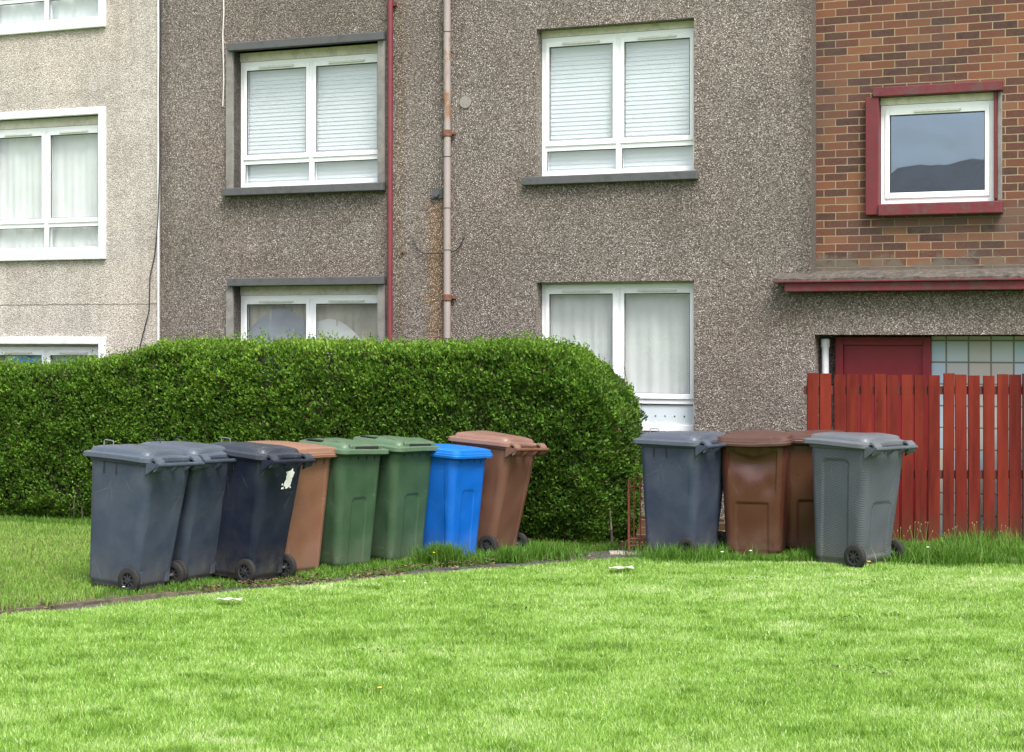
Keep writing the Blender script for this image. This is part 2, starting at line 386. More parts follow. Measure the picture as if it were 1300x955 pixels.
M['soilc'] = mat_simple('dark_soil_crumbs', (.035, .028, .018), .95, .5, 30, bump=.3)
M['twig'] = mat_simple('hedge_twigs', (.19, .15, .12), .9, .3, 10, bump=0)
M['core'] = mat_simple('hedge_core_painted_shade', (.014, .018, .007), .95, .5, 25, bump=.5)
M['petal_white'] = mat_simple('white_petals', (.75, .75, .70), .7, .05, 10, bump=0)
M['petal_yellow'] = mat_simple('yellow_petals', (.75, .50, .03), .7, .05, 10, bump=0)
M['stem'] = mat_simple('green_stem', (.10, .20, .04), .7, .1, 10, bump=0)
M['roof_far'] = mat_simple('grey_brown_roof', (.22, .20, .19), .9, .2, 3, bump=.2)
M['roof'] = mat_simple('dark_roof_tiles', (.07, .065, .065), .85, .3, 6, bump=.3)

# ------------------------------------------------------------------ buildings
def wall_mesh(name, t0, t1, z0, z1, yf, thick, openings, mat, parent):
    xs = sorted({t0, t1, *[o[0] for o in openings], *[o[1] for o in openings]})
    zs = sorted({z0, z1, *[o[2] for o in openings], *[o[3] for o in openings]})
    bm = bmesh.new(); V = {}
    def v(x, y, z):
        k = (round(x, 5), round(y, 5), round(z, 5))
        if k not in V: V[k] = bm.verts.new((x, y, z))
        return V[k]
    def hole(i, j):
        if i < 0 or j < 0 or i >= len(xs)-1 or j >= len(zs)-1: return True
        cx, cz = (xs[i]+xs[i+1])/2, (zs[j]+zs[j+1])/2
        return any(a < cx < b and c < cz < d for a, b, c, d in openings)
    yb = yf+thick
    for i in range(len(xs)-1):
        for j in range(len(zs)-1):
            if hole(i, j): continue
            a, b, c, d = xs[i], xs[i+1], zs[j], zs[j+1]
            bm.faces.new((v(a,yf,c), v(b,yf,c), v(b,yf,d), v(a,yf,d)))
            bm.faces.new((v(a,yb,c), v(a,yb,d), v(b,yb,d), v(b,yb,c)))
            if hole(i-1, j): bm.faces.new((v(a,yf,c), v(a,yf,d), v(a,yb,d), v(a,yb,c)))
            if hole(i+1, j): bm.faces.new((v(b,yf,c), v(b,yb,c), v(b,yb,d), v(b,yf,d)))
            if hole(i, j-1): bm.faces.new((v(a,yf,c), v(a,yb,c), v(b,yb,c), v(b,yf,c)))
            if hole(i, j+1): bm.faces.new((v(a,yf,d), v(b,yf,d), v(b,yb,d), v(a,yb,d)))
    return obj(name, bm, mat, parent)

def window(parent, t0, t1, z0, z1, yo, cols=2, transom=.30, fill='blind', label=None, head=.05, panel=False, glass='glass'):
    """white plastic window filling an opening; yo = y of the frame's outer face (facade-local)"""
    F = .055; S = .042
    bm = bmesh.new()
    zt = z1-head
    yb = yo+.07
    bx(bm, t0, t0+F, yo, yb, z0, zt); bx(bm, t1-F, t1, yo, yb, z0, zt)
    bx(bm, t0+F, t1-F, yo, yb, z0, z0+F+.01); bx(bm, t0+F, t1-F, yo, yb, zt-F, zt)
    w = (t1-t0)/cols
    mull = [t0+w*k for k in range(1, cols)]
    for m in mull: bx(bm, m-.032, m+.032, yo+.001, yb-.001, z0+F+.01, zt-F)
    zr = z0+transom
    segs = []
    ed = [t0+F]+[e for m in mull for e in (m-.032, m+.032)]+[t1-F]
    for k in range(cols):
        a, b = ed[2*k], ed[2*k+1]
        if transom: bx(bm, a, b, yo+.001, yb-.001, zr-.03, zr+.03)
        segs.append((a, b))
    win = obj('window', bm, M['upvc'], parent, bevel=.004)
    if label: win['label'] = label
    if head:
        b2 = bmesh.new(); bx(b2, t0, t1, yo-.012, yo+.05, zt+.002, z1-.001); obj('head_strip', b2, M['upvc_dirty'], win)
    b3 = bmesh.new()
    for a, b in segs:
        zlo = (zr+.032) if transom else z0+F+.012
        # opening casement, proud of the frame
        s = bmesh.new(); y0s, y1s = yo-.014, yo+.03
        A, B, Z0, Z1 = a-.012, b+.012, zlo-.012, zt-F+.012
        bx(s, A, A+S, y0s, y1s, Z0, Z1); bx(s, B-S, B, y0s, y1s, Z0, Z1)
        bx(s, A+S, B-S, y0s, y1s, Z0, Z0+S+.012); bx(s, A+S, B-S, y0s, y1s, Z1-S-.012, Z1)
        sash = obj('casement', s, M['upvc'], win, bevel=.004)
        g = bmesh.new(); bx(g, A+S, B-S, yo+.008, yo+.014, Z0+S+.012, Z1-S-.012); obj('pane', g, M[glass], win)
        q = .006
        bx(b3, A+S, A+S+q, yo-.008, yo+.006, Z0+S+.012, Z1-S-.012); bx(b3, B-S-q, B-S, yo-.008, yo+.006, Z0+S+.012, Z1-S-.012)
        bx(b3, A+S+q, B-S-q, yo-.008, yo+.006, Z1-S-.012-q*1.3, Z1-S-.012); bx(b3, A+S+q, B-S-q, yo-.008, yo+.006, Z0+S+.012, Z0+S+.012+q*.8)
        mid = (a+b)/2; L = min(.42, (b-a)*.52)
        vb = bmesh.new(); bx(vb, mid-L/2, mid+L/2, yo-.032, yo-.014, Z1-S+.004, Z1-S+.026); bx(vb, mid+L/2+.004, mid+L/2+.014, yo-.034, yo-.014, Z1-S+.006, Z1-S+.024)
        obj('trickle_vent', vb, M['vent'], win, bevel=.003)
        if transom:
            g = bmesh.new(); bx(g, a, b, yo+.02, yo+.026, z0+F+.01, zr-.03)
            if panel:
                for k in range(12):
                    xx = a+.05+k*.1
                    if xx < b-.03:
                        cyl = [g.verts.new((xx+.008*math.cos(q_*math.pi/4), yo+.017, z0+.15+.008*math.sin(q_*math.pi/4))) for q_ in range(8)]
                        f = g.faces.new(cyl); f.material_index = 1
                obj('lower_panel', g, [M['panel_white'], M['slot']], win)
            else: obj('pane', g, M[glass], win)
            bx(b3, a, a+q, yo+.008, yo+.018, z0+F+.01, zr-.03); bx(b3, a+q, b, yo+.008, yo+.018, zr-.03-q, zr-.03)
    obj('gasket', b3, M['gasket'], win)
    # what hangs behind the glass
    yi = yb+.012
    if fill == 'blind':
        for a, b in segs:
            bl = bmesh.new(); n = int((zt-z0-.06)/.044)
            for k in range(n):
                zz = z0+.05+k*.044
                v = [bl.verts.new(p) for p in ((a-.02, yi-.004, zz), (b+.02, yi-.004, zz), (b+.02, yi+.003, zz+.0445), (a-.02, yi+.003, zz+.0445))]
                bl.faces.new(v)
                v = [bl.verts.new(p) for p in ((a-.02, yi+.003, zz+.0445), (b+.02, yi+.003, zz+.0445), (b+.02, yi-.004, zz+.0438), (a-.02, yi-.004, zz+.0438))]
                bl.faces.new(v)
            obj('blind', bl, M['blind'], win)
    elif fill in ('net', 'net_warm', 'net_swag'):
        bl = bmesh.new(); nx = int((t1-t0)/.012); nz = 14; grid = []
        ph = random.random()*9
        for j in range(nz+1):
            z = z0+.03+(zt-z0-.06)*j/nz; row = []
            for i in range(nx+1):
                x = t0+.02+(t1-t0-.04)*i/nx
                y = yi+.02+(.010 if fill != 'net' else .004)*math.sin(x*60+ph+1.5*math.sin(x*7))+.006*math.sin(x*23+z*2)
                row.append(bl.verts.new((x, y, z)))
            grid.append(row)
        for j in range(nz):
            for i in range(nx): bl.faces.new((grid[j][i], grid[j][i+1], grid[j+1][i+1], grid[j+1][i]))
        obj('curtain', bl, M['net_warm' if fill != 'net' else 'net'], win, smooth=True)
        if fill == 'net_swag':
            for k, (a, b) in enumerate(segs):
                sw = bmesh.new(); g2 = []
                for j in range(13):
                    row = []
                    for i in range(33):
                        u = i/32; x = a+(b-a)*u
                        arch = (zt-.55-.12*k)+(.38)*math.sin(math.pi*(u*.75+.25*k+.12))
                        z = z0+.03+(arch-z0)*j/12
                        row.append(sw.verts.new((x, yi+.004+.004*math.sin(u*9+j*.9), z)))
                    g2.append(row)
                for j in range(12):
                    for i in range(32): sw.faces.new((g2[j][i], g2[j][i+1], g2[j+1][i+1], g2[j+1][i]))
                obj('draped_curtain', sw, M['net_dark' if k == 0 else 'net'], win, smooth=True)
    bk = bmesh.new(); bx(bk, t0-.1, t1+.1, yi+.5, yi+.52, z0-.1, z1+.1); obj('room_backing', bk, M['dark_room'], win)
    return win

ROT = -TH
main = empty('apartment_building', (0, FD, 0), ROT, 'grey pebbledashed apartment building with white windows and a red brick stair bay on its right', 'building')
pale = empty('apartment_building', (0, FD, 0), ROT, 'pale cream pebbledashed building with white window surrounds at the left edge', 'building')

Z1o, Z0o = 5.0, 3.50          # upper windows
z1o, z0o = 2.43, .94          # ground-floor windows
tb = ft(1030)                 # brick bay starts
t_rec0 = ft(1034)             # entrance recess
TB = ft(205)                  # boundary of the two buildings
TE = 9.0; WH = 8.0
# grey wall (with the lower band continuing under the brick bay)
ops = [(tL0, tL1, Z0o, Z1o), (tL0, tL1, z0o, z1o), (tR0, tR1, Z0o, Z1o), (tR0, tR1, z0o, z1o)]
wall_mesh('wall', TB, tb, .10, WH, 0, .5, ops, M['render'], main)
wall_mesh('wall', tb, TE, 1.9, 2.30, 0, .5, [], M['render'], main)['label'] = 'pebbledash band over the entrance recess'
bm = bmesh.new(); bx(bm, TB, tb, .004, .5, -.6, .098); obj('plinth', bm, M['brick'], main)
bm = bmesh.new(); bx(bm, tb, t_rec0, .002, .5, -.6, 1.898); obj('jamb', bm, M['render'], main)
# brick bay, set back .2
bw = (ft(1112), ft(1258), fz(1112, 258), fz(1112, 121))
bwall = wall_mesh('brick_wall', tb+.001, TE, 2.4, WH, .20, .3, [(bw[0]-.02, bw[1]+.02, bw[2]-.02, bw[3]+.02)], M['brick'], main)
# ledge
bm = bmesh.new()
zl0, zl1 = 2.305, 2.405
bx(bm, ft(1000), TE, -.14, .0-.002, zl0, zl1)
L = obj('ledge', bm, M['red_dirty'], main, bevel=.01)
bm = bmesh.new()
n = 120; prev = None
for i in range(n+1):                                  # crusty sloping top with a ragged front lip
    x = ft(987)+(TE-ft(987))*i/n
    e = .018*mnoise.noise(Vector((x*6, 0, 0)))
    r = [bm.verts.new((x, -.165+e*.4, zl1+.002)), bm.verts.new((x, -.165+e*.4, zl1+.025+e)), bm.verts.new((x, .0, zl1+.085+e)), bm.verts.new((x, .215, zl1+.11)), bm.verts.new((x, .215, zl1+.002))]
    if prev:
        for k in range(4): bm.faces.new((prev[k], r[k], r[k+1], prev[k+1]))
    else: bm.faces.new(r[::-1])
    prev = r
obj('ledge_crust', bm, M['ledge_top'], L)
bm = bmesh.new(); bx(bm, ft(987), TE, -.172, -.150, zl1-.012, zl1+.006); obj('ledge_lip', bm, M['red_dirty'], L, bevel=.004)
# windows
def surround_dark(t0, t1, z0, z1, big, win):
    bm = bmesh.new()
    bx(bm, t0-.085, t0, -.035, .30, z0, z1); obj('jamb', bm, M['concrete'], win, bevel=.006)
    bm = bmesh.new(); bx(bm, t1, t1+.085, -.035, .30, z0, z1); obj('jamb', bm, M['concrete'], win, bevel=.006)
    bm = bmesh.new(); bx(bm, t0-.04, t1+.09, -.075, .20, z1, z1+.085); obj('lintel', bm, M['concrete_dark'], win, bevel=.006)
    bm = bmesh.new(); bx(bm, t0-.10, t1+.09, -.10, .17, z0-.085, z0); obj('sill', bm, M['concrete_dark'], win, bevel=.008)
w = window(main, tL0, tL1, Z0o, Z1o, .14, fill='blind', head=.10, label='upper left window with dark concrete surround'); surround_dark(tL0, tL1, Z0o, Z1o, 1, w)
w = window(main, tL0, tL1, z0o, z1o, .14, fill='net_swag', head=.10, label='ground-floor left window with draped curtains behind the hedge'); surround_dark(tL0, tL1, z0o, z1o, 0, w)
w = window(main, tR0, tR1, Z0o, Z1o, .15, fill='blind', head=.07, label='upper right window with closed white blind')
bm = bmesh.new(); bx(bm, tR0-.13, tR1+.05, -.07, .15, Z0o-.085, Z0o); obj('sill', bm, M['concrete_dark'], w, bevel=.008)
w = window(main, tR0, tR1, z0o, z1o, .15, fill='net', head=.02, panel=True, label='ground-floor right window with an opal lower panel')
bm = bmesh.new(); bx(bm, tR0-.13, tR1+.05, -.07, .15, z0o-.085, z0o); obj('sill', bm, M['concrete_dark'], w, bevel=.008)
# small brick-bay window with red surround
w = window(main, bw[0], bw[1], bw[2], bw[3], .24, cols=1, transom=0, fill='none', head=.07, label='small single window in the brick bay', glass='glass_sky_tint')
bm = bmesh.new()
bx(bm, bw[0]-.125, bw[0]-.002, .13, .42, bw[2]-.10, bw[3]+.0)
obj('jamb', bm, M['red'], w, bevel=.005); bm = bmesh.new()
bx(bm, bw[1]+.002, bw[1]+.03, .165, .42, bw[2]+.02, bw[3]+.0)
obj('jamb', bm, M['red'], w, bevel=.005)
bm = bmesh.new(); bx(bm, bw[1]+.031, bw[1]+.075, .185, .42, bw[2]+.0, bw[3]+.0); obj('mortar_edge', bm, M['concrete'], w, bevel=.01)
bm = bmesh.new(); bx(bm, bw[0]-.055, bw[1]+.085, .115, .42, bw[3]+.002, bw[3]+.09); obj('lintel', bm, M['red_dirty'], w, bevel=.006)
bm = bmesh.new(); bx(bm, bw[0]-.001, bw[1]+.085, .10, .42, bw[2]-.115, bw[2]-.002); obj('sill', bm, M['red_dirty'], w, bevel=.01)
# entrance recess
yr = .32
bm = bmesh.new(); bx(bm, t_rec0, TE, yr+.05, yr+.10, -.5, 1.9); obj('recess_wall', bm, M['render'], main)
td0, td1 = ft(1052), ft(1175)
bm = bmesh.new(); bx(bm, td0, td0+.075, yr-.04, yr+.05, -.27, 1.88); bx(bm, td1-.075, td1, yr-.04, yr+.05, -.27, 1.88); bx(bm, td0+.075, td1-.075, yr-.04, yr+.05, 1.80, 1.88)
door = obj('door', bm, M['door_red'], main, bevel=.004)
bm = bmesh.new(); bx(bm, td0+.075, td1-.075, yr, yr+.045, -.25, 1.80); obj('door_leaf', bm, M['door_red'], door)
bm = bmesh.new(); bx(bm, td0+.09, td0+.12, yr-.03, yr, .74, .88); obj('handle', bm, M['steel'], door, bevel=.004)
bm = bmesh.new(); bx(bm, td1+.002, TE, yr, yr+.048, -.27, 1.885); obj('glass_block_screen', bm, M['blocks'], main)
bm = bmesh.new(); tube(bm, [(ft(1043), .16, -.3), (ft(1043), .16, 1.80)], .034, 14); tube(bm, [(ft(1043), .16, 1.78), (ft(1043), .16, 1.86)], .042, 14)
obj('drainpipe', bm, M['concrete_pale'], main, smooth=True)['label'] = 'short white pipe in the entrance recess'
# pipes on the grey wall
bm = bmesh.new(); tube(bm, [(ft(497.5), -.055, -.2), (ft(499), -.055, 8)], .029, 16)
p = obj('drainpipe', bm, M['pipe_red'], main, smooth=True); p['label'] = 'thin red drainpipe'
for z in (5.35, 1.75):
    bm = bmesh.new(); bx(bm, ft(499)-.05, ft(499)+.05, -.05, 0, z, z+.03); obj('bracket', bm, M['pipe_red'], p)
bm = bmesh.new(); tube(bm, [(ft(571), -.065, -.2), (ft(571), -.065, 8)], .037, 18)
p = obj('drainpipe', bm, M['pipe_grey'], main, smooth=True); p['label'] = 'lilac-grey drainpipe with rusty patches and collars'
for py in (-60, 170, 378, 590):
    z = fz(571, py); bm = bmesh.new()
    tube(bm, [(ft(571), -.065, z-.035), (ft(571), -.065, z-.03), (ft(571), -.065, z+.03), (ft(571), -.065, z+.035)], [.043, .047, .047, .043], 18)
    bx(bm, ft(571)-.075, ft(571)+.075, -.04, 0, z-.012, z+.012); obj('collar', bm, M['rust'], p)
for py in (42, 200, 265, 318, 430):
    z = fz(571, py); bm = bmesh.new(); tube(bm, [(ft(571), -.065, z-.004), (ft(571), -.065, z+.004)], .0385, 18); obj('pipe_joint', bm, M['slot'], p)
# cables
bm = bmesh.new(); pts = []
for i in range(13):
    u = -1+2*i/12; pts.append((ft(557)+u*.30, -.012-.03*(1-u*u), fz(557, 322)+.17*abs(u)**5))
tube(bm, pts, .006, 6); obj('cable', bm, M['cable_black'], main, smooth=True)['label'] = 'dark wire curving behind the grey drainpipe'
bm = bmesh.new(); tube(bm, [(ft(284)+.008*math.sin(k*2.1), -.008, 8-(8-fz(284, 135))*k/14) for k in range(15)], .007, 6); obj('cable', bm, M['cable_white'], main)['label'] = 'thin pale cable running down the wall'
bm = bmesh.new(); tube(bm, [(ft(556), 0, fz(556, 247)), (ft(556), -.05, fz(556, 247))], .028, 10); bx(bm, ft(549), ft(563), -.02, 0, fz(556, 252), fz(556, 240)); obj('bracket', bm, M['concrete_dark'], main)['label'] = 'dark iron bracket above the rust stain'
bm = bmesh.new(); tube(bm, [(ft(591), 0, fz(591, 130)), (ft(591), -.012, fz(591, 130))], .062, 20); obj('cover_plate', bm, M['cover'], main)
bm = bmesh.new(); tube(bm, [(ft(511), 0, fz(511, 320)), (ft(511), -.04, fz(511, 320))], .014, 8); obj('bolt', bm, M['rust'], main)
# the body of the block: sides, back, roof
bm = bmesh.new(); bx(bm, TB+.002, TE, 8.5, 8.8, -.6, WH); bx(bm, TE+.001, TE+.3, 0, 8.8, -.6, WH); obj('rear_wall', bm, M['render'], main)
def roof(a, b, z, par):
    bm = bmesh.new()
    v = [bm.verts.new(p) for p in ((a,-.4,z),(b,-.4,z),(b,9.2,z),(a,9.2,z),(a,4.4,z+2.6),(b,4.4,z+2.6))]
    for f in ((0,1,5,4),(2,3,4,5),(1,2,5),(3,0,4),(0,3,2,1)): bm.faces.new([v[i] for i in f])
    obj('roof', bm, M['roof'], par)
roof(TB, TE+.6, WH+.002, main)

# pale building
TP0 = -16.0
WPt0, WPt1 = ft(128)-1.62, ft(128)
pz = [(5.47, 6.97), (2.84, 4.40), (.25, 1.79)]
wall_mesh('wall', TP0, TB-.03, .0, WH+.9, -.015, .5, [(WPt0, WPt1, a, b) for a, b in pz]+[(WPt0-4, WPt1-4, a, b) for a, b in pz], M['render_pale'], pale)
bm = bmesh.new(); bx(bm, TP0, TB-.03, .0, .48, -.6, -.002); obj('plinth', bm, M['brick'], pale)
for dx in (0, -4):
    for k, (a, b) in enumerate(pz):
        fill = ('net', 'net', 'net')[k]
        w = window(pale, WPt0+dx, WPt1+dx, a, b, .07, fill=fill, head=(.10, .10, .03)[k], transom=.33)
        S = .085; bm = bmesh.new(); y0, y1 = -.055, .06
        bx(bm, WPt0+dx-S, WPt0+dx, y0, y1, a-S, b+S); bx(bm, WPt1+dx, WPt1+dx+S, y0, y1, a-S, b+S)
        bx(bm, WPt0+dx, WPt1+dx, y0, y1, b, b+S); bx(bm, WPt0+dx, WPt1+dx, y0, y1, a-S, a)
        obj('surround', bm, M['concrete_pale'], w, bevel=.008)
        if k == 2 and dx == 0:
            bm = bmesh.new(); bx(bm, ft(6), ft(50), .146, .152, 1.25, 1.70); obj('blue_board', bm, M['blue_board'], w)
            bm = bmesh.new(); bx(bm, ft(66), ft(122), .146, .152, 1.25, 1.60); obj('blue_board', bm, M['blue_board'], w)
bm = bmesh.new(); tube(bm, [(ft(203), -.03, -.3), (ft(203), -.03, 8.9)], .012, 8); obj('conduit', bm, M['concrete_pale'], pale, smooth=True)
bm = bmesh.new(); ptc = [(205, -40), (206, 40), (205, 120), (205.5, 200), (203, 285), (199, 325), (193, 352), (192, 395), (184, 425), (178, 450), (170, 480)]
tube(bm, [(ft(a), -.04, fz(a, b)) for a, b in ptc], .0065, 6); obj('cable', bm, M['cable_black'], pale, smooth=True)
bm = bmesh.new(); bx(bm, TP0, TB-.002, 8.5, 8.8, -.6, WH); bx(bm, TP0-.3, TP0-.001, 0, 8.8, -.6, WH); obj('rear_wall', bm, M['render_pale'], pale)
roof(TP0-.5, TB-.004, WH+.902, pale)

# ------------------------------------------------------------------ ground
def gpt(px, py, z=0): 
    Y = (EYE-z)*FPX/(py-HZ); return ((px-CXP)/FPX*Y, Y)
PC = [(-9, 7.2), (-5.5, 9.95), (-3.43, 11.6), (-2.03, 12.78), (-1.21, 13.35), (-.32, 13.95), (.33, 14.30), (.8, 14.50), (1.1, 14.55), (1.6, 14.50), (2.4, 14.42), (3.3, 14.32), (4.3, 14.15), (6, 13.9), (12, 13)]
PX_, PY_ = np.array([p[0] for p in PC]), np.array([p[1] for p in PC])
def lawn_edge(x): return np.interp(x, PX_, PY_)
HA, HB = (.95, 15.5), (R(20))                       # hedge front-right foot and heading
def hedge_front(x): return HA[1]-(x-HA[0])*math.tan(HB)
bm = bmesh.new()                                     # one big sheet, dropping a little towards the buildings
rows = [(-150, -.27), (-.0, -.27), (1.2, -.27), (2.0, -.13), (6, -.12), (20, -.12), (150, -.12)]
colsx = [-150, -20, 20, 150]
uu = Vector((cT, -sT, 0)); nn = Vector((-sT, -cT, 0)); P0 = Vector((0, FD, 0))
G = [[bm.verts.new(P0+uu*a+nn*s+Vector((0,0,z))) for a in colsx] for s, z in rows]
for j in range(len(rows)-1):
    for i in range(len(colsx)-1): bm.faces.new((G[j][i], G[j][i+1], G[j+1][i+1], G[j+1][i]))
tag(obj('ground', bm, M['ground']), kind='structure')
def und(x, y): return .018*mnoise.noise(Vector((x*.7, y*.7, 3)))+.010*mnoise.noise(Vector((x*2.3, y*2.3, 9)))
def strip(name, xs, ylo, yhi, z, mat, n=24, drop=True):
    bm = bmesh.new(); rowsv = []
    for x in xs:
        a, b = ylo(x), yhi(x); c = []
        for j in range(n+1):
            y = a+(b-a)*j/n; e = .012*mnoise.noise(Vector((x*5, y*5, 0)))
            c.append(bm.verts.new((x, y+(e if j in (0, n) else 0), z+und(x, y))))
        if drop:
            c.insert(0, bm.verts.new((x, c[0].co.y-.02, z-.14))); c.append(bm.verts.new((x, c[-1].co.y+.02, z-.14)))
        rowsv.append(c)
    for p, q in zip(rowsv, rowsv[1:]):
        for k in range(len(p)-1): bm.faces.new((p[k], q[k], q[k+1], p[k+1]))
    return obj(name, bm, mat, smooth=True)
xs = [-9+.15*i for i in range(141)]
lawn = strip('lawn', xs, lambda x: 2.0, lambda x: float(lawn_edge(x)), 0, M['ground'], 70); tag(lawn, kind='structure')
pw = lambda x: float(np.interp(x, [-9, -2, 0, .5, 1.0, 1.4, 1.7], [.42, .36, .42, .62, .92, .85, .0]))
xs2 = [-9+.1*i for i in range(108)]
path = strip('path', xs2, lambda x: float(lawn_edge(x))-.05, lambda x: float(lawn_edge(x))+pw(x)+.05, -.022, M['asphalt'], 6, False); tag(path, kind='structure')
def verge_lo(x): return float(lawn_edge(x))+(pw(x) if x < 1.7 else .012)
def verge_hi(x): return hedge_front(x)+.35 if x < 1.0 else 15.75
verge = strip('verge', [-9+.1*i for i in range(180)], verge_lo, lambda x: max(verge_lo(x)+.06, verge_hi(x)), .0, M['soil'], 14)
for vv in verge.data.vertices: vv.co.z -= .035*float(np.interp(vv.co.x, [-2.5, -2.0, 1.0, 1.4], [0, 1, 1, 0])); tag(verge, kind='structure')
bm = bmesh.new(); bx(bm, .85, 2.0, 15.05, 15.22, -.05, .005); tag(obj('gate_threshold', bm, M['kerbstone'], bevel=.01), 'pale concrete threshold slab below the iron gate', 'slab')

# ------------------------------------------------------------------ grass
rng = np.random.default_rng(11)
def vnoise(x, y, s, seed=0):                         # cheap smooth value noise on arrays
    r = np.random.default_rng(seed); T = r.random((256, 256))
    xs_, ys_ = x*s+500, y*s+500; xi, yi = np.floor(xs_).astype(int), np.floor(ys_).astype(int)
    fx, fy = xs_-xi, ys_-yi; fx = fx*fx*(3-2*fx); fy = fy*fy*(3-2*fy)
    g = lambda a, b: T[a%256, b%256]
    return (g(xi, yi)*(1-fx)+g(xi+1, yi)*fx)*(1-fy)+(g(xi, yi+1)*(1-fx)+g(xi+1, yi+1)*fx)*fy
def fbm(x, y, s, seed=0): return (vnoise(x, y, s, seed)+.5*vnoise(x, y, s*2.1, seed+1)+.25*vnoise(x, y, s*4.3, seed+2))/1.75
def blades(name, x, y, z, length, width, lean, tint, mat, wind=(0, 0)):
    n = len(x)
    a = rng.random(n)*2*np.pi; la = rng.random(n)*2*np.pi
    dx, dy = np.cos(a)*width/2, np.sin(a)*width/2
    lx, ly = np.cos(la)*lean*length+wind[0]*length, np.sin(la)*lean*length+wind[1]*length
    hz = np.sqrt(np.clip(length**2-lx**2-ly**2, (length*.2)**2, None))
    v = np.empty((n, 5, 3))
    v[:, 0] = np.stack((x-dx, y-dy, z-.005), 1); v[:, 1] = np.stack((x+dx, y+dy, z-.005), 1)
    mx, my, mz = x+lx*.38, y+ly*.38, z+hz*.6
    v[:, 2] = np.stack((mx+dx*.8, my+dy*.8, mz), 1); v[:, 3] = np.stack((mx-dx*.8, my-dy*.8, mz), 1)
    v[:, 4] = np.stack((x+lx, y+ly, z+hz), 1)
    i0 = np.arange(n)[:, None]*5
    f = np.concatenate((i0+np.array([[0, 1, 2, 3]]), i0+np.array([[3, 2, 4]])), 1).ravel()
    sizes = np.tile([4, 3], n)
    return np_mesh(name, v.reshape(-1, 3), f, sizes, mat, attr={'tint': np.repeat(tint, 5)})
def und_np(x, y):
    gx, gy = np.linspace(-9, 12, 211), np.linspace(2, 20, 181)
    T = np.array([[und(a, b) for b in gy] for a in gx])
    ix = np.clip((x+9)/.1, 0, 209.99); iy = np.clip((y-2)/.1, 0, 179.99); i, j = ix.astype(int), iy.astype(int); u, w = ix-i, iy-j
    return T[i, j]*(1-u)*(1-w)+T[i+1, j]*u*(1-w)+T[i, j+1]*(1-u)*w+T[i+1, j+1]*u*w

N = 640000
y = 7.2+(14.75-7.2)*rng.random(N)**.95; x = (rng.random(N)*2-1)*(y*.31+.7)
k = y < lawn_edge(x)-.005; x, y = x[k], y[k]
big, med, fine = fbm(x, y, .45, 3), fbm(x, y*1.7, 2.2, 21), vnoise(x, y, 9, 40)
bare = (fbm(x, y*1.5, 3.1, 77) > .87)
k = ~bare | (rng.random(len(x)) < .25); x, y, big, med, fine = x[k], y[k], big[k], med[k], fine[k]
clump = np.clip((med-.5)*2.6, -1, 1)
st = fbm(x*.8, y*3.0, 3.4, 210)-.5; clv = np.clip((fbm(x, y, 4.0, 300)-.62)*7, 0, 1)
tint = np.clip(.56-.22*clump+.55*st-.22*clv+.35*(big-.5)+.16*(fine-.5)+rng.normal(0, .16, len(x)), .14, 1)
dk = np.clip((fbm(x, y*1.6, 5.5, 123)-.66)*9, 0, 1); tint = np.maximum(tint-.35*dk, .10)
tint[rng.random(len(x)) < .018] = .03
tint[rng.random(len(x)) < .05] = 1.0
ln = .024+.016*rng.random(len(x))+.012*np.clip(clump, 0, 1)
edge = np.clip(1-(lawn_edge(x)-y)/.06, 0, 1); ln = ln*(1-.35*edge)+.02*dk
tag(blades('lawn_grass', x, y, und_np(x, y), ln, .0042*(1+.25*(y-8)/6), .25+.5*rng.random(len(x)), tint, M['lawn']),
    'short bright green mown grass covering the front lawn', 'grass', kind='stuff')

# ------------------------------------------------------------------ bins data (needed by the verge grass)
# name, x, y, turn, roll, scale
BINS = [
 dict(x=-2.855, y=13.05, rz=-119, roll=4, pitch=0, sx=.95),
 dict(x=-2.590, y=13.52, rz=-119, roll=3.5, pitch=0, sx=.95, z=-.01),
 dict(x=-2.080, y=13.66, rz=-122, roll=4, pitch=0, sx=.93, z=-.02),
 dict(x=-1.900, y=14.18, rz=50, roll=3.5, pitch=0, sx=.93, z=-.035),
 dict(x=-1.510, y=14.48, rz=50, roll=3, pitch=0, sx=.95, z=-.035),
 dict(x=-1.100, y=14.86, rz=50, roll=3.5, pitch=0, sx=.95, z=-.035),
 dict(x=-.60, y=15.0, rz=50, roll=3.5, pitch=0, z=-.035),
 dict(x=-.23, y=15.40, rz=-123, roll=5.5, pitch=0, sx=.95, z=-.035),
 dict(x=1.50, y=14.93, rz=-125, roll=-.5, pitch=0, sx=1.10),
 dict(x=2.13, y=15.02, rz=-16, roll=0, pitch=0, sx=1.08),
 dict(x=2.64, y=15.24, rz=-8, roll=0, pitch=0, sx=1.05),
 dict(x=2.86, y=14.37, rz=-138, roll=.5, pitch=0, s=1.02),
]
def in_bin(x, y, m=.0):
    r = np.zeros(len(x), bool)
    for b in BINS:
        c, s = math.cos(R(b['rz'])), math.sin(R(b['rz']))
        dx, dy = x-b['x'], y-b['y']; lx, ly = dx*c+dy*s, -dx*s+dy*c
        r |= (np.abs(lx) < .20+m) & (np.abs(ly) < .22+m)
    return r
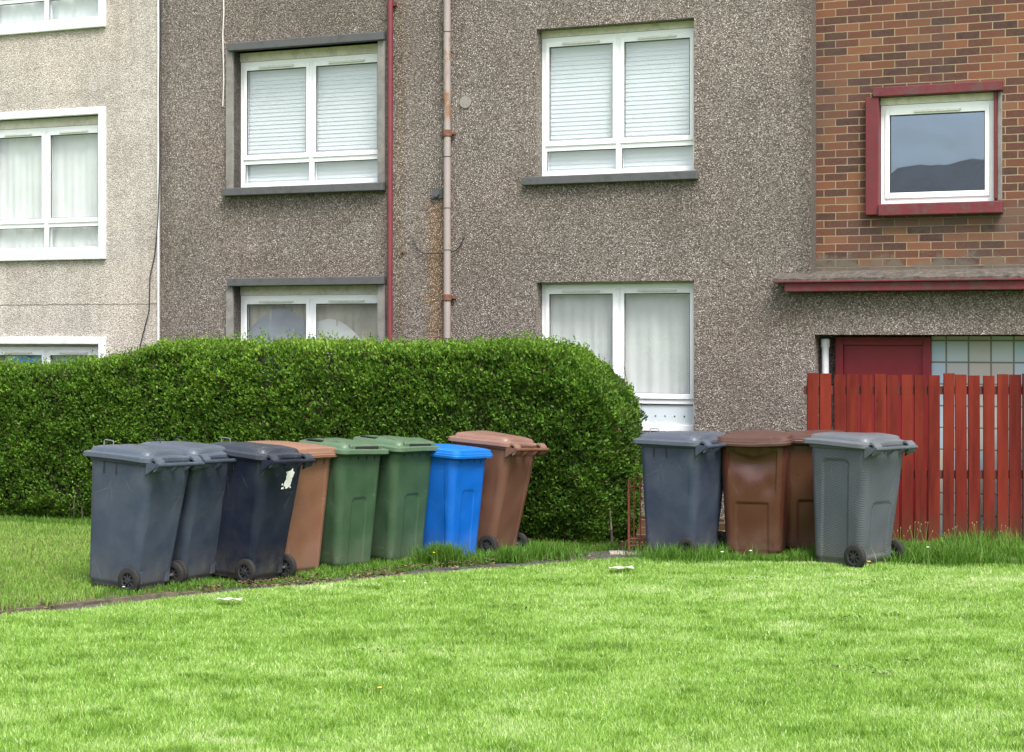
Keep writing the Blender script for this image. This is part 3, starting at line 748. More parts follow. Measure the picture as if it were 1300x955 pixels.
# verge: left strip and right strip
N = 330000
x = rng.random(N)*13.0-6.6; lo = np.array(lawn_edge(x))+np.interp(x, [-9, -2, 0, .5, 1.0, 1.4, 1.7], [.42, .36, .42, .62, .92, .85, .0]); hi = np.where(x < 1.0, hedge_front(x)+.15, 15.72)
y = lo+(hi-lo)*rng.random(N)
k = (hi > lo) & ~in_bin(x, y); dens = (hi-lo)/np.max(hi-lo); k &= rng.random(N) < np.clip(dens*1.6+.1, 0, 1)
k &= ~((x > .95) & (x < 1.25) & (y > 14.9)) | (rng.random(N) < .12)
x, y, lo, hi = x[k], y[k], lo[k], hi[k]
e = y-lo
worn = fbm(x, y, 2.6, 55)
# bare worn soil along the path's edge
k = (x > 1.0) | (rng.random(len(x)) < np.clip((e-.02)/.16+(.60-worn)*1.5, .03, 1))
x, y, e, worn = x[k], y[k], e[k], worn[k]
right = x > 1.1
bindist = np.full(len(x), 9.0)
for b in BINS: bindist = np.minimum(bindist, np.hypot(x-b['x'], y-b['y']))
tall = np.clip(1-(bindist-.25)/.45, 0, 1)
f1 = fbm(x, y, 3.5, 91)
ln = .022+.024*rng.random(len(x))+tall*.02*rng.random(len(x))
ln = np.where((x > -1.6) & (x <= 1.1), ln+.008+.035*tall*f1, ln)
hd = hedge_front(x)-y
ln = np.where((~right) & (hd < .35), ln+.05*rng.random(len(x)), ln)
f2 = np.clip((fbm(x, y, 5.0, 97)-.3)*2.6, .15, 1.5)
ln = np.where(right, .045+.15*f2*rng.random(len(x))*(.4+f1)*np.clip(e/.10+.55, .5, 1), ln)
mown = (x < -3.0) & (hd > .3)
ln = np.where(mown, .03+.02*rng.random(len(x)), ln)
tint = np.clip(.42+.5*(fbm(x, y, 1.5, 66)-.5)+rng.normal(0, .17, len(x)), .06, 1)
tint = np.where(mown, np.clip(tint+.45, 0, 1), tint)
tint[rng.random(len(x)) < .03] = .01
tag(blades('verge_grass', x, y, und_np(x, y)-.035*np.interp(x, [-2.5, -2.0, 1.0, 1.4], [0, 1, 1, 0]), ln, .0055, .2+.45*rng.random(len(x)), tint, M['verge']),
    'longer rough grass growing round the bins and along the path', 'grass', kind='stuff')
# litter along the path
N = 9000
x = rng.random(N)*8.6-6.2; w_ = np.interp(x, [-9, -2, 0, .5, 1.0, 1.4], [.42, .36, .42, .62, .92, .85]); y = lawn_edge(x)+w_*(.0+1.35*rng.random(N))
cl = fbm(x, y, 3.0, 31); k = (cl > .42)&(rng.random(N) < np.where(x < 0, 1, .35)); x, y = x[k], y[k]; n = len(x)
a = rng.random(n)*6.28; s_ = .007+.014*rng.random(n); zz = und_np(x, y)+.004+.012*rng.random(n)-np.where(y < lawn_edge(x)+np.interp(x, [-9, -2, 0, .5, 1.0, 1.4], [.42, .36, .42, .62, .92, .85]), .018, 0)-.0*np.interp(x, [-2.5, -2.0], [0, 1])
v = np.empty((n, 4, 3))
for q, (l1, w1) in enumerate(((-1, 0), (0, .5), (1, 0), (0, -.5))):
    v[:, q, 0] = x+s_*(l1*np.cos(a)-w1*np.sin(a)); v[:, q, 1] = y+s_*(l1*np.sin(a)+w1*np.cos(a)); v[:, q, 2] = zz+rng.random(n)*s_*.9
tag(np_mesh('leaf_litter', v.reshape(-1, 3), np.arange(n*4), np.full(n, 4), M['litter'], attr={'tint': np.repeat(rng.random(n), 4)}),
    'dead brown leaves and soil crumbs scattered along the path edge', 'leaf litter', kind='stuff')

# worm casts and muddy scrapes in the open lawn
cs = [(1058, 852, .10, 22), (1080, 855, .07, 22), (1122, 861, .08, 22), (1160, 845, .05, 25), (650, 775, .10, 26), (618, 812, .05, 14), (695, 740, .05, 20), (1070, 790, .10, 20), (1138, 787, .05, 12), (933, 740, .12, 24), (1115, 743, .16, 40), (480, 830, .1, 16)]
X_, Y_ = [], []
for (px, py, sp, n) in cs:
    a, b = gpt(px, py); X_.append(a+rng.normal(0, sp, n)); Y_.append(b+rng.normal(0, sp*.5, n))
x, y = np.concatenate(X_), np.concatenate(Y_); n = len(x); a = rng.random(n)*6.28; s_ = .004+.009*rng.random(n); zz = und_np(x, y)+.018+.014*rng.random(n)
v = np.empty((n, 4, 3))
for q, (l1, w1) in enumerate(((-1, 0), (0, .7), (1, 0), (0, -.7))):
    v[:, q, 0] = x+s_*(l1*np.cos(a)-w1*np.sin(a)); v[:, q, 1] = y+s_*(l1*np.sin(a)+w1*np.cos(a)); v[:, q, 2] = zz+rng.random(n)*s_*1.3
tag(np_mesh('soil_crumbs', v.reshape(-1, 3), np.arange(n*4), np.full(n, 4), M['soilc'], attr={'tint': np.repeat(rng.random(n)*.35, 4)}),
    'dark soil crumbs and worm casts in the mown lawn', 'soil', kind='stuff')

# grass tufts one can count
def tuft(px, py, n, h, spread, label):
    X, Y = gpt(px, py)
    x = rng.normal(0, spread, n); y = rng.normal(0, spread*.6, n)
    l = h*(.55+.5*rng.random(n)); t_ = np.clip(.30+rng.normal(0, .15, n), .06, 1)
    o = blades('grass_tuft', x, y, np.zeros(n), l, .006, .15+.75*rng.random(n)**1.3, t_, M['verge']); o.location = (X, Y, 0)
    return tag(o, label, 'grass tuft', 'rank grass tufts beside the bins')
tuft(560, 714, 1500, .19, .085, 'dark green grass tuft in front of the blue bin')
tuft(690, 708, 900, .15, .16, 'low spreading grass tuft right of the leftmost group, beside the tilted brown bin')
tuft(650, 712, 700, .15, .08, 'small grass tuft by the wheel of the tilted brown bin')
tuft(870, 712, 1500, .17, .20, 'long grass tuft under the slate bin next to the gate')
tuft(1195, 716, 1800, .19, .24, 'tall weedy grass tuft at the foot of the red fence')

def flower(px, py, h, r_, yellow, label):
    X, Y = gpt(px, py)
    e_ = empty('dandelion' if yellow else 'daisy', (X, Y, 0), 0, label, 'flower', 'small wild flowers in the grass')
    bm = bmesh.new(); tube(bm, [(0, 0, 0), (.004, 0, h*.5), (0, 0, h)], .0018, 5); obj('stem', bm, M['stem'], e_)
    bm = bmesh.new(); n = 14
    c = bm.verts.new((0, 0, h+.006))
    ring = [bm.verts.new((r_*(1 if q % 2 == 0 else .75)*math.cos(q*2*math.pi/(2*n)), r_*(1 if q % 2 == 0 else .75)*math.sin(q*2*math.pi/(2*n)), h+.002)) for q in range(2*n)]
    low = bm.verts.new((0, 0, h-r_*.6))
    for q in range(2*n): bm.faces.new((c, ring[q], ring[(q+1)%(2*n)])); bm.faces.new((low, ring[(q+1)%(2*n)], ring[q]))
    obj('petals', bm, M['petal_yellow'] if yellow else M['petal_white'], e_)
flower(1103, 724, .07, .018, True, 'yellow dandelion beside the wheel of the ribbed grey bin')
flower(551, 722, .13, .012, True, 'yellow-topped flower in the tuft before the blue bin')
flower(482, 884, .045, .014, True, 'yellow dandelion alone low on the open lawn')
flower(917, 716, .10, .016, False, 'white flower head in the long grass left of the shiny brown bin')
flower(953, 716, .11, .014, False, 'white flower in the long grass in front of the shiny brown bin')
flower(1178, 718, .15, .014, False, 'pale flower head in the weeds by the red fence')
flower(157, 753, .045, .012, False, 'white daisy in front of the wheel of the leftmost bin')
flower(513, 746, .045, .012, False, 'white daisy at the lawn edge below the green bins, left one of a pair')
flower(540, 748, .045, .012, False, 'white daisy at the lawn edge below the blue bin, right one of a pair')
wx = 1.2+rng.random(26)*5; 
for q in range(9):
    x0_ = [3.35, 3.5, 3.62, 3.8, 4.05, 4.3, 4.5, 1.55, 2.4][q]; y0_ = 14.95+.12*(q % 3)
    w_ = empty('weed', (x0_, y0_, 0), q*1.3, ['weed with pale seed heads nearest the ribbed grey bin by the fence', 'slim weed by the fence, second right of the ribbed grey bin', 'leaning weed by the fence, third right of the ribbed grey bin', 'tall weed by the fence, fourth right of the ribbed grey bin', 'spindly weed by the fence, fifth right of the ribbed grey bin', 'weed with drooping heads by the fence, near the right edge', 'weed by the fence closest to the right edge of the photo', 'small weed under the blue-grey bin', 'small weed between the dented brown bin and the ribbed grey bin'][q], 'weed', 'weeds in the long grass')
    H_ = .20+.08*rng.random() if q < 7 else .12
    bm = bmesh.new()
    tips = []
    for k_ in range(5):
        a_ = k_*1.3+q; d_ = Vector((math.cos(a_), math.sin(a_), 0))*(.03+.04*rng.random()); top = d_+Vector((0, 0, H_*(.65+.35*rng.random()))); tube(bm, [(0, 0, 0), tuple(d_*.4+Vector((0, 0, top.z*.55))), tuple(top)], [.0028, .002, .0014], 5); tips.append(top)
    obj('stem', bm, M['stem'], w_)
    bm = bmesh.new()
    for tp in tips:
        bmesh.ops.create_icosphere(bm, subdivisions=1, radius=.0055, matrix=Matrix.Translation(tp) @ Matrix.Diagonal((.8, .8, 1.5, 1)))
    obj('seed_head', bm, M['litter_pale'], w_)
# scraps
def scrap(name, px, py, L_, W_, rz, label, cat):
    X, Y = gpt(px, py, .05); bm = bmesh.new(); g = []
    for i in range(7):
        g.append([bm.verts.new((L_*(i/6-.5), W_*(j/3-.5), .055+.006*math.sin(i*1.9+j))) for j in range(4)])
    for i in range(6):
        for j in range(3): bm.faces.new((g[i][j], g[i+1][j], g[i+1][j+1], g[i][j+1]))
    o = obj(name, bm, M['paper']); s = o.modifiers.new('s', 'SOLIDIFY'); s.thickness = .002
    o.location = (X, Y, 0); o.rotation_euler = (0, 0, R(rz)); tag(o, label, cat)
scrap('paper_scrap', 788, 721, .20, .09, 8, 'white paper scrap on the lawn near the iron gate', 'litter')
scrap('paper_scrap', 292, 761, .17, .07, -5, 'pale paper scrap on the lawn edge below the dark bin with the torn sticker', 'litter')

# ------------------------------------------------------------------ hedge
hedge = empty('hedge', (HA[0], HA[1], 0), math.pi-HB, 'long clipped green privet hedge with a rounded right end behind the bins', 'hedge')
# hedge-local: +x runs left along the hedge, front face is at y=0 with outward +y (towards the camera), body to -y
HLEN, HTH = 8.6, .85
def htop(l):
    px = np.interp(l, [0, .16, .31, .50, .70, .86, 1.12, 1.4, 2, 3, 4, 4.8, 5.3, 6.2, 8.6], [1.10, 1.37, 1.55, 1.68, 1.74, 1.765, 1.77, 1.755, 1.74, 1.76, 1.76, 1.76, 1.61, 1.53, 1.49])
    return px
def hpoint(n):
    """random points on front, top and right-end shells -> pos, normal"""
    P, Nn = [], []
    nf = int(n*.66); l = rng.random(nf)*HLEN; z = rng.random(nf)
    zt = htop(l)
    zz = z*zt
    bulge = .05*np.sin(l*1.7+2)+.06*(fbm(l, zz, 1.3, 7)-.5)+.05*(fbm(l, zz, 4, 8)-.5)
    yy = bulge-.17*np.clip((z-.84)/.16, 0, 1)**2-.10*np.clip((.12-z)/.12, 0, 1)
    endr = np.clip(1-l/.38, 0, 1); yy = yy-.40*endr**2
    P.append(np.stack((l+.0, yy, zz), 1)); Nn.append(np.stack((-endr*1.2, np.ones(nf), .15+.9*np.clip((z-.84)/.16, 0, 1)), 1))
    nt = int(n*.22); l = rng.random(nt)*HLEN; y_ = -rng.random(nt)*HTH
    P.append(np.stack((l, y_, htop(l)+.05*(fbm(l, y_, 3, 12)-.5)-.10*np.clip((-y_-.8)/.2, 0, 1)-.06*np.clip((y_+.1)/.1, 0, 1)), 1)); Nn.append(np.stack((-.8*np.clip(1-l/.8, 0, 1), np.zeros(nt), np.ones(nt)), 1))
    ne = n-nf-nt; z = rng.random(ne)*1.75; y_ = -rng.random(ne)*HTH
    lx = np.interp(z, [0, 1.0, 1.36, 1.54, 1.69, 1.77, 1.84], [.05, .0, .16, .31, .50, .70, .95])+.05*(fbm(y_, z, 3, 14)-.5)+.22*np.abs((y_+.5)/.5)**3
    P.append(np.stack((lx, y_, z), 1)); Nn.append(np.stack((-np.ones(ne), (y_+.5)*.8, .2+np.clip(z-1.2, 0, 1)), 1))
    P = np.concatenate(P); Nn = np.concatenate(Nn); Nn /= np.linalg.norm(Nn, axis=1)[:, None]
    return P, Nn
def leaves(P, Nn, size, tint, name, mat, parent):
    n = len(P)
    rnd = rng.normal(0, 1, (n, 3)); rnd /= np.linalg.norm(rnd, axis=1)[:, None]
    d = Nn*.55+rnd*.75+np.array([0, 0, .55]); d /= np.linalg.norm(d, axis=1)[:, None]      # growing direction
    q = rng.normal(0, 1, (n, 3)); sd = np.cross(d, q); sd /= np.linalg.norm(sd, axis=1)[:, None]
    fn = np.cross(sd, d)
    L_ = size[:, None]; W_ = L_*.27
    v = np.empty((n, 6, 3))
    v[:, 0] = P; v[:, 1] = P+d*L_*.33+sd*W_+fn*L_*.06; v[:, 2] = P+d*L_*.72+sd*W_*.8+fn*L_*.03; v[:, 3] = P+d*L_-fn*L_*.08
    v[:, 4] = P+d*L_*.72-sd*W_*.8+fn*L_*.03; v[:, 5] = P+d*L_*.33-sd*W_+fn*L_*.06
    i0 = np.arange(n)[:, None]*6
    f = np.concatenate((i0+np.array([[0, 1, 2, 3]]), i0+np.array([[0, 3, 4, 5]])), 1).ravel()
    return np_mesh(name, v.reshape(-1, 3), f, np.full(2*n, 4), mat, parent, {'tint': np.repeat(tint, 6)})
ns = 60000; P, Nn = hpoint(ns)
# every point is a shoot carrying several leaves
lump = fbm(P[:, 0]*1+P[:, 1], P[:, 2], 5.5, 44)
gap = fbm(P[:, 0]*1+P[:, 1]*.7, P[:, 2], 4.0, 61)
keep = (gap < .66) | (rng.random(ns) < .40); P, Nn, lump = P[keep], Nn[keep], lump[keep]; ns = len(P)
P = P+Nn*((lump-.5)[:, None]*.11-.06*rng.random((ns, 1))**2)
m = 5
PP = np.repeat(P, m, 0)+rng.normal(0, .011, (ns*m, 3)); NN = np.repeat(Nn, m, 0)
shoot = np.repeat(rng.random(ns), m)
PP = PP+NN*(np.tile(np.arange(m), ns)*.006)[:, None]+np.array([0, 0, 1])*(np.tile(np.arange(m), ns)*.006)[:, None]
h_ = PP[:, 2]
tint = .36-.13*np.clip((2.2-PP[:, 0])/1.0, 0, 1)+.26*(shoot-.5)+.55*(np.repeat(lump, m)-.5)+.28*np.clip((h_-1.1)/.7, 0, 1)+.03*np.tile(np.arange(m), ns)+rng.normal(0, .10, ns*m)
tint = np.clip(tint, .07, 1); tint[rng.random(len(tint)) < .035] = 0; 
size = .023+.019*rng.random(ns*m)
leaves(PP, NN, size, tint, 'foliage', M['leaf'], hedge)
# upright new shoots along the top
nb = 2400; l = rng.random(nb)*HLEN; y_ = -rng.random(nb)*HTH*.9; zt = htop(l)
hgt = .04+.12*rng.random(nb)**2*(.4+fbm(l, y_, 1.5, 5)*1.4); mm = 9
base = np.stack((l, y_, zt-.02), 1); tipd = np.stack((rng.normal(0, .2, nb), rng.normal(0, .2, nb), np.ones(nb)), 1)
kf = np.tile(np.arange(mm)/(mm-1), nb)[:, None]
PP = np.repeat(base, mm, 0)+np.repeat(tipd*hgt[:, None], mm, 0)*kf
ang = rng.random(nb*mm)*6.28; NN = np.stack((np.cos(ang), np.sin(ang), .4*np.ones(nb*mm)), 1); NN /= np.linalg.norm(NN, axis=1)[:, None]
leaves(PP, NN, .02+.012*rng.random(nb*mm), np.clip(.62+rng.normal(0, .16, nb*mm), 0, 1), 'new_shoots', M['leaf'], hedge)
# stray side shoots poking out of the clipped face
nb = 900; l = .1+rng.random(nb)*(HLEN-.2); z_ = .1+1.5*rng.random(nb); mm = 7
base = np.stack((l, .0*l-.02-.35*np.clip(1-l/.38, 0, 1)**2, z_), 1); tipd = np.stack((rng.normal(0, .5, nb), .6+.5*rng.random(nb), .5+rng.random(nb)), 1)
hgt = .04+.07*rng.random(nb)**2; kf = np.tile(np.arange(mm)/(mm-1), nb)[:, None]
PP = np.repeat(base, mm, 0)+np.repeat(tipd*hgt[:, None], mm, 0)*kf
ang = rng.random(nb*mm)*6.28; NN = np.stack((np.cos(ang), .5+0*ang, np.sin(ang)), 1); NN /= np.linalg.norm(NN, axis=1)[:, None]
leaves(PP, NN, .018+.014*rng.random(nb*mm), np.clip(np.repeat(.55+rng.normal(0, .15, nb), mm), .1, 1), 'side_shoots', M['leaf'], hedge)
# near-black core that paints shade into the leaf gaps, then twigs
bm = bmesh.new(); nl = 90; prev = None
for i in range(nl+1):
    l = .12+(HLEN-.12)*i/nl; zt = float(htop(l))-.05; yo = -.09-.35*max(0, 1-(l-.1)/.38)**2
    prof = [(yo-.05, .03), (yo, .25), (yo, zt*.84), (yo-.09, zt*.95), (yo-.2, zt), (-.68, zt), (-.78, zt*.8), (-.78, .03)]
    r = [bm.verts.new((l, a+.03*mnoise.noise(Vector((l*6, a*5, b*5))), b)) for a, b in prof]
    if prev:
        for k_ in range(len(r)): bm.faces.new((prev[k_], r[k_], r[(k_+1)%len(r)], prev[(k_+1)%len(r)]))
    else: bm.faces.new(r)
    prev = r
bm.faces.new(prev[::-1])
obj('shade_core', bm, M['core'], hedge, smooth=True)
bm = bmesh.new()
for i in range(900):
    l = rng.random()*HLEN; z = rng.random()*1.5; o0 = Vector((l, -.13-.38*max(0, 1-l/.38)**2, z)); d = Vector((rng.normal(0, .5), .7*rng.random()+.1, .7)).normalized()
    tube(bm, [o0, o0+d*.08+Vector((0, 0, .01)), o0+d*.17+Vector((0, 0, .03))], [.0045, .0035, .002], 4, False)
for i in range(26):
    l = rng.random()*HLEN; tube(bm, [(l, -.12, 0), (l+rng.normal(0, .05), -.06, .15), (l+rng.normal(0, .1), -.1, .35)], [.014, .010, .006], 6, False)
obj('twigs', bm, M['twig'], hedge)

# ------------------------------------------------------------------ fence
FY = 15.62
fence = empty('picket_fence', (2.66, FY+.03, 0), R(-1.0), 'red stained timber fence of upright boards in front of the entrance', 'fence')
bm = bmesh.new(); pitch = .1217; nbd = 34
for i in range(nbd):
    x0 = i*pitch+.004*rng.normal(); w_ = .101+.003*rng.normal(); ti = .004*rng.normal(); zt = 1.54+.006*rng.normal()
    v = bx(bm, x0, x0+w_, -.020, 0, -.03, zt)
    for q in (4, 5, 6, 7): v[q].co.x += ti
    yj = .002*rng.normal()
    for zn in (1.385, 1.415, .625, .655):
        xn = x0+w_*(.3+.4*rng.random()); zz_ = zn+.006*rng.normal()
        f = bm.faces.new([bm.verts.new((xn+.0038*math.cos(q*math.pi/3), -.0212, zz_+.0038*math.sin(q*math.pi/3))) for q in range(6)]); f.material_index = 1
    for q in v: q.co.y += yj
obj('board_panel', bm, [M['wood'], M['slot']], fence)
for z in (1.40, .64):
    bm = bmesh.new(); bx(bm, -.02, nbd*pitch, .006, .045, z-.04, z+.035); obj('rail', bm, M['rail'], fence, bevel=.003)
for xk in (.02, 2.02, 4.02):
    bm = bmesh.new(); bx(bm, xk, xk+.075, .047, .12, -.1, 1.50); obj('post', bm, M['rail'], fence, bevel=.004)

# ------------------------------------------------------------------ gate
gate = empty('iron_gate', (1.02, 15.12, 0), 0, 'low rust-red iron gate with hooped bars between hedge and slate bin', 'gate')
bm = bmesh.new()
for z in (.06, .12, .575): tube(bm, [(0, 0, z), (.62, 0, z)], .006, 8)
tube(bm, [(0, 0, 0), (0, 0, .64)], .011, 8); tube(bm, [(.62, 0, 0), (.62, 0, .64)], .011, 8)
obj('frame', bm, M['gate'], gate, smooth=True)
for i in range(5):
    xa = .045+i*.112; bm = bmesh.new(); r_ = .028
    pts = [(xa, 0, .06), (xa, 0, .60)]+[(xa+r_-r_*math.cos(math.pi*q/8), 0, .625+r_*1.3*math.sin(math.pi*q/8)) for q in range(9)]+[(xa+2*r_, 0, .60), (xa+2*r_, 0, .06)]
    tube(bm, pts, .0055, 8); obj('hooped_bar', bm, M['gate'], gate, smooth=True)

# ------------------------------------------------------------------ wheeled bins
def rrect(w, d, r, ns=14, nc=8):
    """closed outline, with (face, s) for every point. faces: 0 front(-y) 1 right(+x) 2 back(+y) 3 left(-x)"""
    pts = []
    hw, hd = w/2-r, d/2-r
    cor = [(hw, -hd, -90), (hw, hd, 0), (-hw, hd, 90), (-hw, -hd, 180)]
    sides = [((-hw, -d/2), (hw, -d/2)), ((w/2, -hd), (w/2, hd)), ((hw, d/2), (-hw, d/2)), ((-w/2, hd), (-w/2, -hd))]
    for k in range(4):
        (x0, y0), (x1, y1) = sides[k]; nn_ = ns if k % 2 == 0 else ns
        for i in range(nn_):
            u = i/nn_; L_ = math.hypot(x1-x0, y1-y0); pts.append((x0+(x1-x0)*u, y0+(y1-y0)*u, k, (u-.5)*L_, 1.0))
        cx, cy, a0 = cor[k]
        for i in range(nc):
            a = R(a0+90*i/nc); pts.append((cx+r*math.cos(a), cy+r*math.sin(a), -1, 0, 0.0))
    return pts
def sstep(a, b, x): 
    t_ = min(1, max(0, (x-a)/(b-a))); return t_*t_*(3-2*t_)
def arch_panel(s, z, hw, z0, z1, r, depth, w=.010):
    """recess of a panel with rounded top corners"""
    cx, cz = abs(s)-(hw-r), z-(z1-r)
    d = math.hypot(max(cx, 0), max(cz, 0))+min(max(cx, cz), 0)-r
    d = max(d, z0-z)
    groove = math.exp(-(d/.006)**2)*.006
    return -depth*(1-sstep(-w, 0, d))-groove
def gus(bm):
    for sx in (-.15, -.05, .05, .15):
        for yy in (-.305, .30):
            v = [bm.verts.new(p) for p in ((sx-.004, yy-.01, .95), (sx+.004, yy-.01, .95), (sx+.004, yy+.01, .95), (sx-.004, yy+.01, .95), (sx-.003, yy*.94, .89), (sx+.003, yy*.94, .89))]
            for f in ((0,1,2,3),(0,1,5,4),(2,3,4,5),(1,2,5),(0,3,4)): bm.faces.new([v[i] for i in f])
def make_bin(b, mats, label, style, loop=False, extra=None):
    e_ = empty('wheelie_bin', (b['x'], b['y'], -.005+b.get('z', 0)), 0, label, 'wheeled bin', 'wheeled bins standing along the path')
    e_.rotation_euler = Matrix.Rotation(R(b['roll']), 3, 'Y').to_4x4().to_3x3().__matmul__(Matrix.Rotation(R(b['rz']), 3, 'Z')).to_euler()
    s = b.get('s', 1); e_.scale = (b.get('sx', 1)*s, b.get('sy', 1)*s, s)
    mb, ml = mats
    bm = bmesh.new()
    NS, NC, NZ = 60, 9, 104
    rings = []
    for j in range(NZ+1):
        v = j/NZ; z = .025+.965*v
        w = .435+(.535-.435)*v; d = .46+(.60-.46)*v
        cy = -.045+.045*v
        rad = .055+.02*v
        low = 1-sstep(0, .05, v); w -= .03*low; d -= .03*low
        off = 0
        if v > .955: off = .014*sstep(.955, .965, v)          # rim collar
        if style.get('front_low'): pass
        ring = []
        for (x, y, fc, sv, flat) in rrect(w+2*off, d+2*off, rad, NS, NC):
            n_ = Vector((0, -1)) if fc == 0 else Vector((1, 0)) if fc == 1 else Vector((0, 1)) if fc == 2 else Vector((-1, 0)) if fc == 3 else Vector((0, 0))
            dd = 0
            if fc >= 0:
                for (pf, c0, hw, z0, z1, rr, dep) in style['panels']:
                    if fc in pf: dd += arch_panel(sv-c0, z, hw, z0, z1, rr, dep)
                if style.get('dent') and fc == 0:
                    # pushed-in V below the rim and a soft buckle
                    dd += -.030*math.exp(-((sv)/.13)**2-((z-.80)/.11)**2)*1.0
                    q = (z-.925)+.45*max(0, .17-math.hypot(sv, .03))
                    dd += .020*(sstep(-.035, .02, q)-1)*math.exp(-((z-.85)/.12)**2)
                    dd += -.012*math.exp(-((abs(sv)-.12)/.05)**2-((z-.62)/.09)**2)
                # wheel recess at the back bottom
                if fc in (1, 3) and False: pass
                dd += .0018*math.sin(z*9+sv*11+b['x']*40)+.0012*math.sin(z*21-sv*15)
            ring.append(bm.verts.new((x+n_.x*dd, y+n_.y*dd+cy, z)))
        rings.append(ring)
    for a, c in zip(rings, rings[1:]):
        n = len(a)
        for k_ in range(n): bm.faces.new((a[k_], a[(k_+1)%n], c[(k_+1)%n], c[k_]))
    bm.faces.new(rings[0][::-1]); bm.faces.new(rings[-1])
    gus(bm); body = obj('body', bm, mb, e_, smooth=True)
    # slots below the rim on the sides
    if style.get('slots'):
        for sx in (-1, 1):
            for yy in (-.02, -.14):
                bm = bmesh.new(); bx(bm, sx*.262-.006, sx*.262+.006, yy-.007, yy+.007, .865, .948); obj('slot', bm, M['slot'], body, bevel=.003)
    # lid: stacked outlines
    bm = bmesh.new(); rings = []
    LW, LD, lcy = .590, .665, -.030
    prof = [(0, .970), (-.003, .974), (-.001, 1.003), (.004, 1.008), (.030, 1.012), (.042, 1.014), (.050, 1.036), (.060, 1.043), (.10, 1.052), (.17, 1.060), (.25, 1.062)]
    if style.get('flat_lid'): prof = [(0, .965), (-.004, .985), (.0, .99), (.0, 1.004), (.010, 1.008), (.014, 1.030), (.022, 1.036), (.06, 1.042), (.14, 1.050), (.25, 1.052)]
    warp = style.get('warp', .006)
    for (ins, z) in prof:
        ring = []
        for (x, y, fc, sv, flat) in rrect(LW-2*ins, LD-2*ins, max(.012, .07-ins*.3), 16, 8):
            dz = warp*math.sin(x*7+y*5+b['x']*9)+.010*(1-(abs(x)/.3)**2)*(1 if ins > .01 else .3)
            # central channel in the lid
            if ins > .07 and not style.get('flat_lid'): dz -= .012*math.exp(-(x/.05)**4)
            if y < -.28: dz += style.get('nose', 0)*(1-(abs(x)/.2)**2 if abs(x) < .2 else 0)
            ring.append(bm.verts.new((x, y+lcy, z+dz)))
        rings.append(ring)
    for a, c in zip(rings, rings[1:]):
        n = len(a)
        for k_ in range(n): bm.faces.new((a[k_], a[(k_+1)%n], c[(k_+1)%n], c[k_]))
    bm.faces.new(rings[-1]); bm.faces.new(rings[0][::-1])
    lid = obj('lid', bm, ml, e_, smooth=True)
    # hinge arms that curl down over the handle bar
    for sx in (-.225, .225):
        bm = bmesh.new(); g = []
        for q in range(9):
            a = R(95-20*q); rr = .055
            yy, zz = .318+rr*math.cos(a), .962+rr*math.sin(a)
            yi, zi = .318+(rr-.016)*math.cos(a), .962+(rr-.016)*math.sin(a)
            g.append([bm.verts.new((sx-.045, yy, zz)), bm.verts.new((sx+.045, yy, zz)), bm.verts.new((sx+.045, yi, zi)), bm.verts.new((sx-.045, yi, zi))])
        for p_, q_ in zip(g, g[1:]):
            for k_ in range(4): bm.faces.new((p_[k_], p_[(k_+1)%4], q_[(k_+1)%4], q_[k_]))
        bm.faces.new(g[0][::-1]); bm.faces.new(g[-1]); obj('hinge', bm, ml, lid, smooth=True)
    # lifting handle: bar between three lugs at the back
    bm = bmesh.new(); tube(bm, [(-.275, .372, .965), (.275, .372, .965)], .016, 12)
    for sx in (-.27, -.16, .0, .16, .27):
        v = [bm.verts.new(p) for p in ((sx-.008, .27, .98), (sx+.008, .27, .98), (sx+.008, .380, .975), (sx-.008, .380, .975), (sx-.008, .27, .885), (sx+.008, .27, .885), (sx+.008, .355, .945), (sx-.008, .355, .945))]
        for f in ((0,1,2,3),(4,7,6,5),(0,4,5,1),(3,2,6,7),(1,5,6,2),(0,3,7,4)): bm.faces.new([v[i] for i in f])
    obj('handle', bm, mb, e_, smooth=True)
    if style.get('grip'):                                  # raised grip with a slot on the lid's front
        bm = bmesh.new(); x0, x1 = -.19, .19
        sec = [(-.342, 1.005), (-.344, 1.038), (-.330, 1.052), (-.17, 1.074), (-.10, 1.060)]
        for (ya, za), (yb, zb) in zip(sec, sec[1:]): 
            bm.faces.new([bm.verts.new(p) for p in ((x0, ya, za), (x1, ya, za), (x1, yb, zb), (x0, yb, zb))])
        for xx in (x0, x1): bm.faces.new([bm.verts.new((xx, ya, za)) for ya, za in sec])
        bmesh.ops.remove_doubles(bm, verts=bm.verts[:], dist=.0005)
        g_ = obj('grip', bm, ml, lid, bevel=.008)
        bm = bmesh.new(); bx(bm, -.14, .14, -.350, -.330, 1.016, 1.037); obj('slot', bm, M['slot'], lid, bevel=.003)
        for xx in (-.21,):
            bm = bmesh.new(); bx(bm, xx-.02, xx+.02, -.02, .16, 1.055, 1.066); obj('slot', bm, M['slot'], lid, bevel=.004)
    if loop:
        for (lx_, ly_) in (((.16, -.20),) if loop == 1 else ((.16, -.20), (-.16, -.20))):
            bm = bmesh.new()
            tube(bm, [(lx_, ly_-.045, 1.05), (lx_, ly_-.045, 1.088), (lx_, ly_-.04, 1.098), (lx_, ly_+.04, 1.098), (lx_, ly_+.045, 1.088), (lx_, ly_+.045, 1.05)], .0042, 8)
            obj('lid_loop', bm, M['steel'] if loop == 1 else M['slot'], lid, smooth=True)
    # undercarriage
    bm = bmesh.new(); tube(bm, [(-.275, .175, .098), (.275, .175, .098)], .010, 10); obj('axle', bm, M['steel'], e_)
